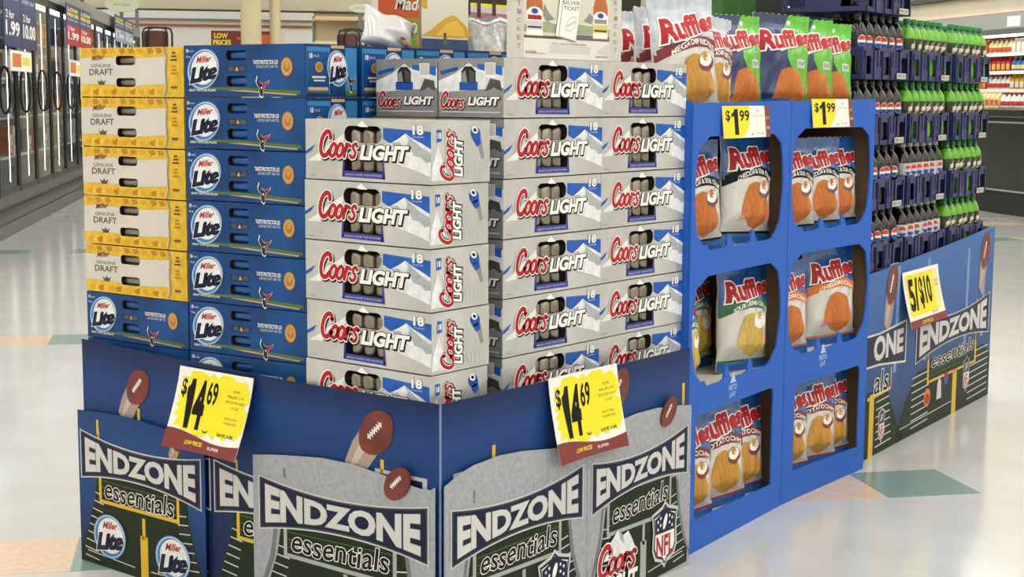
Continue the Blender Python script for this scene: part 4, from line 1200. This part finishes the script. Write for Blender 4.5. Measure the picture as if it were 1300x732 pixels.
# ================================================================== things on top of the cartons
t = thing('promo_box', 'white silver-ticket promotion box with two brown bottles pictured, on the beer cartons', 'promotion box', (.462, .150, 1.4972), 0)
bw, bh2, bd = .495, .295, .025
GREYW = mat('promo_grey_board', '#cfccc2', .45, noise=.04, scale=9)
mb = MB(); mb.box((0, 0, 0), (bw, bd, bh2), GREYW, .002); mb.build('box_body', t)
a = Art(bw, bh2)
a.rect(.085, .005, .875, .995, mat('promo_white_ink', '#e4e1d6', .45), 0)
a.rect(.085, .185, .875, .99, mat('promo_picture_ink', '#d8d5c8', .45, noise=.06, scale=18), 1)
a.rect(.085, .185, .875, .21, DGREY, 2); a.rect(.55, .185, .875, .235, mat('promo_violet_ink', '#6b6072', .45), 3)
a.poly([(.085, .30), (.3, .34), (.42, .30), (.6, .33), (.875, .30), (.875, .24), (.085, .24)], mat('promo_green_ink', '#9aa883', .45, noise=.1, scale=30), 2)
a.poly([(.26, .5), (.30, .42), (.36, .36), (.28, .34), (.24, .40)], MGREY, 3); a.poly([(.62, .36), (.68, .44), (.72, .40), (.70, .34)], MGREY, 3)
def pictured(u, lab):
    am = mat('bottle_amber_ink', '#b8622c', .4)
    a.poly([(u-.07, .20), (u+.07, .20), (u+.07, .50), (u+.045, .60), (u+.03, .68), (u+.03, .92), (u-.03, .92), (u-.03, .68), (u-.045, .60), (u-.07, .50)], am, 4)
    a.poly([(u-.072, .21), (u+.072, .21), (u+.072, .42), (u+.04, .455), (u, .465), (u-.04, .455), (u-.072, .42)], WHITE, 5)
    a.rect(u-.072, .26, u+.072, .34, lab[0], 6); a.rect(u-.06, .35, u+.06, .39, lab[1], 6); a.ell(u, .425, .03, .025, BLUE, 6); a.rect(u-.06, .275, u+.06, .29, NAVY, 7)
pictured(.175, (LGREY, RED)); pictured(.785, (mat('label_yellow_ink', '#d8c96a', .45), MGREY))
for dx, l in ((-.03, 8), (0, 10)):
    a.poly([(.385+dx, .21), (.545+dx, .165), (.60+dx, .56), (.43+dx, .60)], MGREY, l); a.poly([(.39+dx, .215), (.545+dx, .175), (.595+dx, .555), (.435+dx, .593)], WHITE, l+1)
a.text('SILVER', .425, .505, .585, .54, DGREY, 12, .01); a.text('TICKET', .43, .455, .58, .49, DGREY, 12, .01)
a.ell(.50, .33, .06, .055, LGREY, 12, .6); a.ell(.50, .33, .05, .045, WHITE, 13, .6); a.brush([(.465, .31), (.535, .35)], .006, LGREY, 14)
a.rect(.31, .055, .69, .13, LGREY, 2); a.text('WIN A TRIP TO THE BIG GAME', .33, .135, .65, .15, DGREY, 3)
a.text('NO PURCHASE', .10, .045, .19, .07, RED, 3, .02); a.text('NECESSARY', .19, .045, .28, .055, RED, 3, .01); a.poly([(.74, .07), (.80, .12), (.87, .17), (.87, .05)], LGREY, 2); a.text('coors.com', .74, .03, .86, .045, DGREY, 3, .01)
for u in (.043, .937):
    for k, g in enumerate('SILVERTICKET'):
        a.text(g, u-.018, .955-.075*k-.04, u+.018, .955-.075*k, MGREY, 2, .01)
a.build('printed_front', t)

t = thing('beer_poster_stand', 'white and gold beer poster stand on the rear blue cartons', 'poster stand', (.745, .73, 1.5325), 0, rx=-.04)
mb = MB(); mb.prism([(.0, 0), (.215, 0), (.235, .36), (.015, .36)], -.010, 0, front, mat('poster_board', '#ddd8c6', .5), mat('poster_edge', '#8c7a5c', .7)); mb.build('board', t)
a = Art(.215, .36)
a.rect(0, 0, 1, .10, mat('poster_navy_ink', '#25406e', .45), 1); a.poly(spline([(0, .12), (1, .12), (1.0, .20), (.86, .26), (.72, .30), (.58, .29), (.4, .24), (.2, .17)], 4), GOLD, 1)
a.poly([(.3, .13), (.95, .13), (.9, .20), (.75, .26), (.55, .23)], mat('poster_yellow_ink', '#e6bd45', .45), 2)
a.poly([(.02, .36), (.14, .34), (.2, 1), (.08, 1)], GOLD, 1); a.poly([(.44, .06), (.47, .13), (.5, .16), (.53, .13), (.56, .06)], GREEN, 2); a.ell(.5, .14, .03, .012, NAVY, 3)
a.build('printed_front', t, base=.0006)
mb = MB(); mb.box((.16, .03, 0), (.25, .05, .34), mat('poster_edge', '#8c7a5c', .7)); mb.build('back_support', t)
# orange sign board behind the foil pouch
t = thing('snack_sign', 'orange and green snack sign board reading Made E behind the foil pouch', 'sign', (.825, .985, 1.2515), 0)
mb = MB(); mb.box((0, 0, 0), (.34, .03, .62), mat('snack_sign_board', '#d8d2c4', .6), .002); mb.build('board', t)
a = Art(.34, .34, 0, .28); a.rect(.0, .33, 1, 1, mat('snack_orange_ink', '#d95a22', .45), 1); a.rect(0, 0, 1, .33, mat('snack_green_ink', '#93b22b', .45), 1)
a.text('Made E', .22, .40, .80, .53, WHITE, 3, .03, .25, outline=(BROWN, .03))
for k in range(9): a.ell(.38+.055*k, .14+.05*(k % 3), .045, .05, (TAN, BROWN, WHITE)[k % 3], 3)
a.rect(.02, .18, .06, .26, GREEN, 2); a.rect(.02, .05, .07, .13, NAVY, 2)
a.build('printed_front', t)
FOILW = mat('plain_silver_foil', '#d6d6d6', .25, metal=.25, bump=.4, scale=14); FOILG = mat('plain_grey_foil', '#8d8e8c', .2, metal=.7, bump=.4, scale=12)
def pouch(label, loc, rz, w, h, th, mt, art, lean=0.0, roll=0.0):
    t = thing('foil_pouch', label, 'foil pouch', loc, rz, 'plain foil pouches', lean)
    t.rotation_euler = (lean, roll, rz)
    mb = MB(); nx, nz = 12, 14; v = []
    pf = lambda p, q: .002+th*max(0, 1-abs(p)**2.2)**.7*min(1, max(0, (1-q)*2.2))*min(1, .55+q*3)
    for sd in (1, -1):
        for j in range(nz+1):
            for i in range(nx+1):
                p, q = 2*i/nx-1, j/nz
                v.append((p*w/2*(1-.05*math.sin(q*PI)), -sd*pf(p, q)+.004*math.sin(7*q+4*p), q*h+.006*math.sin(p*5)*q))
    f = []; S = (nx+1)*(nz+1)
    for j in range(nz):
        for i in range(nx):
            p = j*(nx+1)+i; f += [(p, p+1, p+nx+2, p+nx+1), (S+p, S+p+nx+1, S+p+nx+2, S+p+1)]
    for i in range(nx): f += [(i, S+i, S+i+1, i+1), (nz*(nx+1)+i, nz*(nx+1)+i+1, S+nz*(nx+1)+i+1, S+nz*(nx+1)+i)]
    for j in range(nz):
        p = j*(nx+1); f += [(p, p+nx+1, S+p+nx+1, S+p)]; p += nx; f += [(p, S+p, S+p+nx+1, p+nx+1)]
    mb.add(v, f, mt); mb.build('pouch', t, True)
    if art:
        a = Art(w, h, -w/2, 0)
        for k in range(8): a.ell(.55+.045*k, .30-.03*k+.04*(k % 2), .06, .055, (TAN, BROWN, BUFF)[k % 3], 1+k % 3)
        a.build('printed_front', t, lambda x, z, k: (x, -(pf(2*x/w, z/h)+k+.006), z), maxlen=.02)
    return t
pouch('white foil pouch with nuts pictured, leaning by the orange sign', (.665, .80, 1.534), -.1, .20, .105, .04, FOILW, True, -.05, .22)
pouch('crumpled grey foil pouch beside the white promotion box', (1.19, .84, 1.2525), 0, .24, .40, .07, FOILG, False)
# small dark carton with pink and yellow stripes
t = thing('snack_carton', 'dark carton with pink and yellow stripes above the grey foil pouch', 'carton', (1.29, 1.0, .002), 0)
mb = MB(); mb.box((0, 0, 0), (.34, .16, 1.78), mat('snack_dark_board', '#2b2226', .5), .003); mb.build('carton_body', t)
a = Art(.34, .52, 0, 1.26); a.rect(.0, .74, 1, .80, mat('pink_ink', '#b56a86', .45), 1); a.rect(0, .84, 1, .86, YEL, 1); a.rect(0, .80, 1, .84, LGREY, 1)
for k in range(4): a.rect(.1+.24*k, .72, .16+.24*k, .98, mat('plum_ink', '#4a2430', .4), 2)
a.build('printed_front', t)
# green cartons behind the chip bags
def green_case(label, loc, rz, w, h, d, m0, deco):
    t = thing('soda_case', label, 'soda case', loc, rz, 'green soda cases')
    mb = MB(); mb.box((0, 0, 0), (w, d, h), m0, .003); mb.build('case_body', t)
    a = Art(w, h); deco(a); a.build('printed_front', t)
gd = mat('case_green_board', '#2f5c28', .45, col2='#3c7431', scale=9); gk = mat('case_dark_green_board', '#14241a', .45)
def dk(a):
    a.text('(5)10', .30, .42, .78, .56, LGREY, 2, .03); a.text('pack', .50, .30, .72, .38, MGREY, 2, .01); a.poly([(.8, .1), (1, .3), (1, .1)], YEL, 1)
def dg(a):
    a.poly([(.3, .05), (1, .40), (1, .18), (.5, .0)], YEL, 1); a.poly([(.0, .0), (.5, .0), (.9, .12), (.2, .15)], mat('lime_ink', '#7cc21f', .4), 2)
green_case('dark green soda case with white numerals behind the navy chip bags', at3(-.055, .52, 1.22), d3, .34, .70, .3, gk, dk)
green_case('bright green soda case with a yellow flash behind the silver chip bags', at3(-.36, .50, 1.22), d3, .295, .70, .3, gd, dg)
mb = MB(); mb.box((0, 0, .002), (.69, .33, 1.2185), KRAFT, .003)
o = mb.build('case_pedestal'); o.location = at3(-.365, .495, 0); o.rotation_euler = (0, 0, d3); tag(o, 'brown corrugated pedestal under the green soda cases', 'filler block')
# yellow sack glimpsed between
t = pouch('yellow snack pouch showing its top edge behind the biggest silver chip bag', at3(-.63, .56, 1.30), .1, .26, .44, .05, mat('yellow_foil', '#d9c21f', .25, bump=.3, scale=20), False)
mb = MB(); mb.box((0, 0, .002), (.28, .18, 1.299), KRAFT, .003)
o = mb.build('case_pedestal'); o.location = at3(-.775, .48, 0); o.rotation_euler = (0, 0, d3); tag(o, 'brown corrugated pedestal under the yellow pouch', 'filler block')

# ================================================================== glass-door freezers on the left
FR = mat('freezer_frame', '#1d1d1f', .35); FRG = mat('freezer_grey', '#6d6f6c', .4, metal=.3); FRL = mat('freezer_kick_grey', '#5f615f', .4, metal=.2)
def glass_mat(name, tint, gl):
    m = bpy.data.materials.new(name); m.use_nodes = True; nt = m.node_tree
    for n in list(nt.nodes): nt.nodes.remove(n)
    out = nt.nodes.new('ShaderNodeOutputMaterial'); mx = nt.nodes.new('ShaderNodeMixShader'); tr = nt.nodes.new('ShaderNodeBsdfTransparent'); g = nt.nodes.new('ShaderNodeBsdfGlossy'); fr = nt.nodes.new('ShaderNodeFresnel')
    tr.inputs[0].default_value = (*tint, 1); g.inputs['Roughness'].default_value = .03; fr.inputs[0].default_value = gl
    ge = nt.nodes.new('ShaderNodeNewGeometry'); m1 = nt.nodes.new('ShaderNodeMath'); m1.operation = 'SUBTRACT'; m1.inputs[0].default_value = 1.0; m2 = nt.nodes.new('ShaderNodeMath'); m2.operation = 'MULTIPLY'
    nt.links.new(ge.outputs['Backfacing'], m1.inputs[1]); nt.links.new(fr.outputs[0], m2.inputs[0]); nt.links.new(m1.outputs[0], m2.inputs[1])
    nt.links.new(m2.outputs[0], mx.inputs[0]); nt.links.new(tr.outputs[0], mx.inputs[1]); nt.links.new(g.outputs[0], mx.inputs[2]); nt.links.new(mx.outputs[0], out.inputs[0])
    return m
GLASS = glass_mat('freezer_glass', (.92, .94, .95), 1.25)
DP = 1.2; V0 = 9.0; ND = 15
FA = R(47.5); U0 = -2.95; FROT = FA-PI/2
def sf(u, v, z=0.0): return Vector((math.sin(FA)*u+math.cos(FA)*v, -math.cos(FA)*u+math.sin(FA)*v, z))
fz = thing('freezer_case', 'long row of glass-door freezers with black frames along the left aisle', 'freezer', sf(U0, 0), FROT)
vE = V0+DP*ND
mb = MB(); mb.box((-.95, V0, 0), (0, vE, .13), FRL); mb.build('kick_plate', fz)
mb = MB(); mb.box((-.95, V0, .13), (-.03, vE, .22), FRG); mb.build('base_rail', fz)
mb = MB(); mb.box((-.95, V0, .22), (.02, vE, .27), FR); mb.build('bumper', fz)
mb = MB(); mb.box((-.95, V0, .27), (-.05, vE, .40), FRG); mb.build('lower_panel', fz)
mb = MB(); mb.box((-.95, V0, 2.45), (.03, vE, 2.62), mat('freezer_header', '#84857e', .5)); mb.build('header', fz)
mb = MB(); mb.box((-.97, V0, 0), (-.93, vE, 2.62), mat('freezer_back', '#c4c7c7', .6)); mb.build('back_panel', fz)
mb = MB(); mb.box((-.95, vE, 0), (.03, vE+.05, 2.62), FRG); mb.build('end_panel', fz)
mb = MB(); mb.box((-.95, V0-.05, 0), (.03, V0, 2.62), FRG); mb.build('end_panel', fz)
for z in (.75, 1.15, 1.55, 1.95):
    mb = MB(); mb.box((-.92, V0, z-.02), (-.10, vE, z), mat('freezer_shelf', '#b9bab6', .5)); mb.build('shelf', fz)
mb = MB(); mb.box((-.14, V0, 2.36), (-.07, vE, 2.41), mat('freezer_added_glow', (.96, 1, 1), .4, emit=5)); mb.build('added_glow_bar', fz)  # glowing bar added under the header to brighten the freezer inside
frm = MB(); frm.box((-.03, .02, .40), (.0, .07, 2.45), FR); frm.box((-.03, DP-.07, .40), (0, DP-.02, 2.45), FR); frm.box((-.03, .07, .40), (0, DP-.07, .46), FR); frm.box((-.03, .07, 2.38), (0, DP-.07, 2.45), FR)
frm_me = frm.mesh('door'); 
g = MB(); g.box((-.02, .07, .46), (-.012, DP-.07, 2.38), GLASS); g_me = g.mesh('pane')
hd = MB()
hd.tube([(.06+.046*math.cos(2*PI*k/18), .115, 1.42+.22*math.copysign(abs(math.sin(2*PI*k/18))**.75, math.sin(2*PI*k/18))) for k in range(18)], .013, FR, 6, True)
hd.box((0, .10, 1.40), (.02, .13, 1.44), FR); h_me = hd.mesh('handle', True)
lm = MB(); lm.box((-.085, DP-.118, .50), (-.077, DP-.108, 2.30), mat('freezer_lamp', (.95, 1, 1), .4, emit=3.2)); l_me = lm.mesh('case_lamp')
for k in range(ND):
    d = bpy.data.objects.new('door', frm_me); link(d, fz); d.location = (0, V0+DP*k, 0)
    for nm, me in (('pane', g_me), ('handle', h_me), ('case_lamp', l_me)):
        link(bpy.data.objects.new(nm, me), d)
# frozen goods on the shelves: flat cartons with a printed front
pc = [('#b5452a', '#e8c23a'), ('#d9d4c4', '#2d5fa8'), ('#26375e', '#d9d4c4'), ('#c9682a', '#f1e6c8'), ('#7d7f80', '#2b2c30'), ('#e5e2da', '#a32a2a'), ('#3d6a3a', '#e8e2c0')]
prods = []
for k, (c0, c1) in enumerate(pc):
    mb = MB(); w, h, d = (.26, .30, .12) if k % 2 else (.30, .24, .14)
    m0, m1 = mat('frozen_board_%s' % c0[1:], c0, .45), mat('frozen_print_%s' % c1[1:], c1, .45)
    prods.append((mb.box((-d, 0, 0), (0, w, h), m0, .004).mesh('carton_body'), MB().box((.0003, w*.12, h*.35), (.0012, w*.88, h*.72), m1).add([(.0006, w*.2, h*.1), (.0006, w*.8, h*.1), (.0006, w*.6, h*.28), (.0006, w*.3, h*.28)], [(0, 1, 2, 3)], m1).mesh('printed_front'), w))
sh = ['lowest', 'second', 'third', 'fourth']
for k in range(1, 8):
    for q, z in enumerate((.75, 1.15, 1.55, 1.95)):
        y = V0+DP*k+.10; n = 0
        while y < V0+DP*(k+1)-.40:
            m0, m1, w = random.choice(prods)
            t = thing('frozen_carton', 'frozen food carton, %s along the %s shelf behind the %s freezer door' % (ORDN[n], sh[q], ORDN[k]), 'food carton', sf(U0-.12, y, z+.0005), FROT, 'frozen food cartons'); n += 1
            link(bpy.data.objects.new('carton_body', m0), t); link(bpy.data.objects.new('printed_front', m1), t)
            y += w+random.uniform(.02, .22)
# low price banners hung along the freezer top
def banner(label, v, z0, w, h, lower):
    t = thing('price_banner', label, 'price banner', sf(U0+.10, v, z0), FROT+PI/2, 'low price banners on the freezers')
    bl = mat('banner_blue', '#23356e', .5)
    for s in (0, 1):
        mb = MB(); mb.box((s*(w/2+.01), -.004, 0), (s*(w/2+.01)+w/2-.01, .004, h), bl); b = mb.build('banner_sheet', t)
        a = Art(w/2-.01, h, s*(w/2+.01)); a.text('LOW', .12, .82, .9, .92, YEL, 1, .04); a.text('PRICES', .08, .70, .92, .79, YEL, 1, .04); a.text('EVERY DAY', .1, .60, .9, .65, LGREY, 1, .02)
        a.rect(.0, .0, 1, .5, lower, 1); a.text('2 for', .12, .36, .6, .46, WHITE, 2, .02); a.text('10.00' if s else '1.99', .1, .14, .9, .33, WHITE, 2, .03)
        a.build('printed_artwork', b, base=.0045)
    return t
bl2 = mat('banner_deep_blue', '#1a2a5a', .5)
banner('blue and yellow low price banner on the nearest freezer doors', 11.3, 1.83, 2.0, .75, bl2)
banner('blue banner with red price panels on the freezer doors behind the yellow cartons', 15.7, 1.98, 2.6, .50, RED)
banner('small far blue low price banner on the freezers', 21.5, 2.22, 3.2, .42, mat('banner_pale', '#8b97ad', .5))
for v, lab in ((11.4, 'nearest'), (15.6, 'farther')):
    t = thing('shelf_sign', 'small white and orange price strip on the %s freezer doors' % lab, 'price sign', sf(U0+.13, v, 1.60), FROT+PI/2, 'price strips on freezer doors')
    mb = MB(); mb.box((0, -.003, 0), (1.3, .003, .2), LGREY); mb.build('strip_sheet', t); a = Art(1.3, .2); a.rect(.02, .04, .98, .96, WHITE, 0); a.rect(.1, .2, .5, .85, ORANGE, 1); a.rect(.55, .3, .9, .7, YEL, 1); a.build('printed_artwork', t, base=.0035)
# oval aisle sign on top
def oval_sign(label, u, v, z, rx_, rz_):
    t = thing('oval_sign', label, 'aisle sign', st(u, v, z), STROT, 'pale oval signs')
    pm_ = mat('oval_sign_board', '#c3c8a8', .5)
    pts = [(rx_*math.cos(2*PI*i/28), rz_*math.sin(2*PI*i/28)) for i in range(28)]
    mb = MB(); mb.prism(pts, -.03, .03, front, pm_, DGREY); mb.build('board', t)
    a = Art(1, 1); a.text('FROZEN', -rx_*.5, -rz_*.15, rx_*.5, rz_*.25, MGREY, 1, .02); a.build('printed_artwork', t, base=.031)
    mb = MB(); mb.box((-.05, .0, -.55), (.02, .06, -rz_*.6), FRG); mb.box((.25, .0, -.55), (.32, .06, -rz_*.6), FRG); mb.build('bracket', t)
oval_sign('pale green oval aisle sign above the freezer row', -2.13, 28.5, 3.15, .33, .135)
oval_sign('pale green oval aisle sign behind the orange snack sign', 2.05, 22.2, 2.82, .22, .075)
# posts that carry the sign ends
def rack(label, u, v, w, h, zb):
    t = thing('display_rack', label, 'display rack', st(u, v), STROT, 'tubular display racks')
    br = mat('rack_brown', '#5a2f28', .5, noise=.1, scale=8)
    mb = MB(); mb.box((.02, .03, 0), (w-.1, .06, zb), FRG); mb.build('stand_panel', t)
    mb = MB(); mb.box((0, 0, zb-.1), (w-.12, .3, h-.06), br, .05); mb.build('back_panel', t)
    for dx in (0, .10):
        x0, x1 = dx-.02, w-.10+dx
        mb = MB(); mb.tube([(x0, -.05, 0), (x0, -.05, h-.12), (x0+.03, -.05, h-.03), (x0+.12, -.05, h), (x1-.12, -.05, h), (x1-.03, -.05, h-.03), (x1, -.05, h-.12), (x1, -.05, 0)], .022, FR, 8); mb.build('tube_frame', t, True)
    return t
rack('brown display rack with black tubular frame at the end of the freezers', -1.76, 29.6, .58, 2.76, 2.2)
rack('brown display rack with black tubular frame behind the blue cartons', 1.66, 22.0, .44, 2.46, 1.9)
# cream gondola behind the blue cartons
t = thing('shelf_gondola', 'tall cream and tan shelving unit far behind the blue cartons', 'shelving', st(1.55, 26), STROT)
cg = mat('gondola_cream', '#d8c9a4', .6)
mb = MB(); mb.box((0, 0, 0), (3.2, .8, .25), cg); mb.build('plinth', t)
mb = MB(); mb.box((0, .74, .25), (3.2, .8, 2.9), cg); mb.build('back_panel', t)
for k in range(6):
    mb = MB(); mb.box((0, 0, .55+.45*k), (3.2, .73, .60+.45*k), (tan_band if k % 2 else cg)); mb.build('shelf', t)
for x in (0, 1.58, 3.15):
    mb = MB(); mb.box((x, .69, .25), (x+.05, .735, 2.9), FRG); mb.build('upright', t)
# red low price sign by the columns
t = thing('wall_sign', 'maroon low prices sign with yellow letters behind the cream columns', 'sign', st(-.37, 31.2, 2.40), STROT)
mb = MB(); mb.box((0, 0, 0), (1.35, .05, .38), mat('sign_maroon', '#7d2e2a', .5)); mb.build('board', t)
mb = MB(); mb.box((.2, .01, -2.4), (.24, .05, 0), FRG); mb.box((1.1, .01, -2.4), (1.14, .05, 0), FRG); mb.build('sign_legs', t)
a = Art(1.35, .38); a.text('LOW', .05, .56, .27, .86, YEL, 1, .04); a.text('PRICES', .03, .18, .32, .48, YEL, 1, .04); a.rect(.04, .03, .3, .12, LGREY, 1); a.build('printed_words', t)
a = Art(1.35, .38); a.rect(.42, .50, .50, .62, ORANGE, 1); a.rect(.53, .3, .62, .8, ORANGE, 1); a.rect(.6, .2, .95, .8, ORANGE, 1)
a.build('printed_artwork', t)

# ================================================================== open dairy case at the right
UC = 8.93
t = thing('dairy_case', 'long black open dairy case with lit shelves at the far right', 'refrigerated case', st(UC, 0), STROT)
va, vb = 9.0, 24.0
bk = mat('case_black', '#17201c', .3, coat=.3); ch = mat('case_chrome', '#b8bab6', .3, metal=.6)
mb = MB(); mb.box((.05, va, 0), (.70, vb, .28), mat('case_kick', '#0f1110', .5)); mb.build('kick_plate', t)
mb = MB(); mb.box((.0, va, .28), (.70, vb, 1.16), bk); mb.build('front_panel', t)
for z in (.28, 1.10):
    mb = MB(); mb.box((-.015, va, z), (-.001, vb, z+.02), ch); mb.build('bumper', t)
mb = MB(); mb.box((-.05, va, 1.165), (.72, vb, 1.28), bk, .02); mb.build('deck', t)
mb = MB(); mb.box((.66, va, 1.28), (.70, vb, 2.35), mat('case_liner', '#d8d5cc', .6)); mb.build('back_panel', t)
mb = MB(); mb.box((-.12, va, 2.16), (.72, vb, 2.22), mat('canopy_dark', '#5d605c', .5)); mb.box((-.12, va, 2.22), (.72, vb, 2.40), mat('canopy_grey', '#9fa19c', .5)); mb.build('canopy', t)
mb = MB(); mb.box((.0, va, 2.135), (.06, vb, 2.158), mat('case_tube', (1, .97, .9), .4, emit=6)); mb.build('canopy_lamp', t)
mb = MB(); mb.box((-.125, va+3.95, 2.24), (-.121, va+4.25, 2.36), WHITE); mb.build('canopy_sign', t)
for z in (1.50, 1.72, 1.94):
    mb = MB(); mb.box((.16, va, z-.015), (.655, vb, z), FR); mb.build('shelf', t)
    mb = MB(); mb.box((.15, va, z-.03), (.158, vb, z+.012), WHITE); mb.build('price_rail', t)
cols = ['#efe9d8', '#e8c24a', '#d9552e', '#f2efe6', '#3f74b8', '#e3a53a', '#c7342c', '#f0e2a6']
jug = []
for c in cols:
    m0 = mat('dairy_%s' % c[1:], c, .4); m1 = mat('dairy_cap_%s' % c[1:], cols[(cols.index(c)+3) % len(cols)], .4)
    b = MB().lathe([(.0, 0), (.045, 0), (.05, .01), (.05, .10), (.042, .125), (.02, .15), (.018, .165), (0, .166)], m0, 12).mesh('bottle_body', True)
    cp = MB().lathe([(.0, .166), (.021, .166), (.021, .182), (0, .183)], m1, 12).mesh('cap', True)
    lb = MB().lathe([(.0503, .03), (.0512, .032), (.0512, .08), (.0503, .082)], m1, 12).mesh('wrap_label', True)
    g0 = MB(); g0.box((-.045, -.045, 0), (.045, .045, .13), m0); g0.prism([(-.045, .13), (.045, .13), (.006, .17), (.006, .185), (-.006, .185), (-.006, .17)], -.045, .045, lambda x, y, k: (x, k, y), m0)
    lb2 = MB().box((-.0462, -.04, .03), (-.0453, .04, .10), m1).mesh('printed_front')
    jug.append(((('bottle_body', b), ('cap', cp), ('wrap_label', lb)), ('carton_body', g0.mesh('carton_body')), ('printed_front', lb2)))
for q, z in enumerate((1.28, 1.50, 1.72, 1.94)):
    y = 9.75; n = 0
    while y < 14.8:
        if n % 5 == 0: kind = random.choice(jug)
        isb = (q+n//5) % 2 == 0
        o = thing('dairy_bottle' if isb else 'drink_carton', '%s, %s in the %s bay, %s shelf of the far dairy case' % ('small drink bottle' if isb else 'gable-top drink carton', ORDN[n % 22], 'nearer' if n < 22 else 'farther', sh[q]), 'bottle' if isb else 'carton', st(UC+(.25 if q else .12), y, z+.001), STROT, 'drinks in the dairy case')
        for nm, me in (kind[0] if isb else kind[1:]): link(bpy.data.objects.new(nm, me), o)
        y += .115; n += 1
bpy.context.view_layer.update()
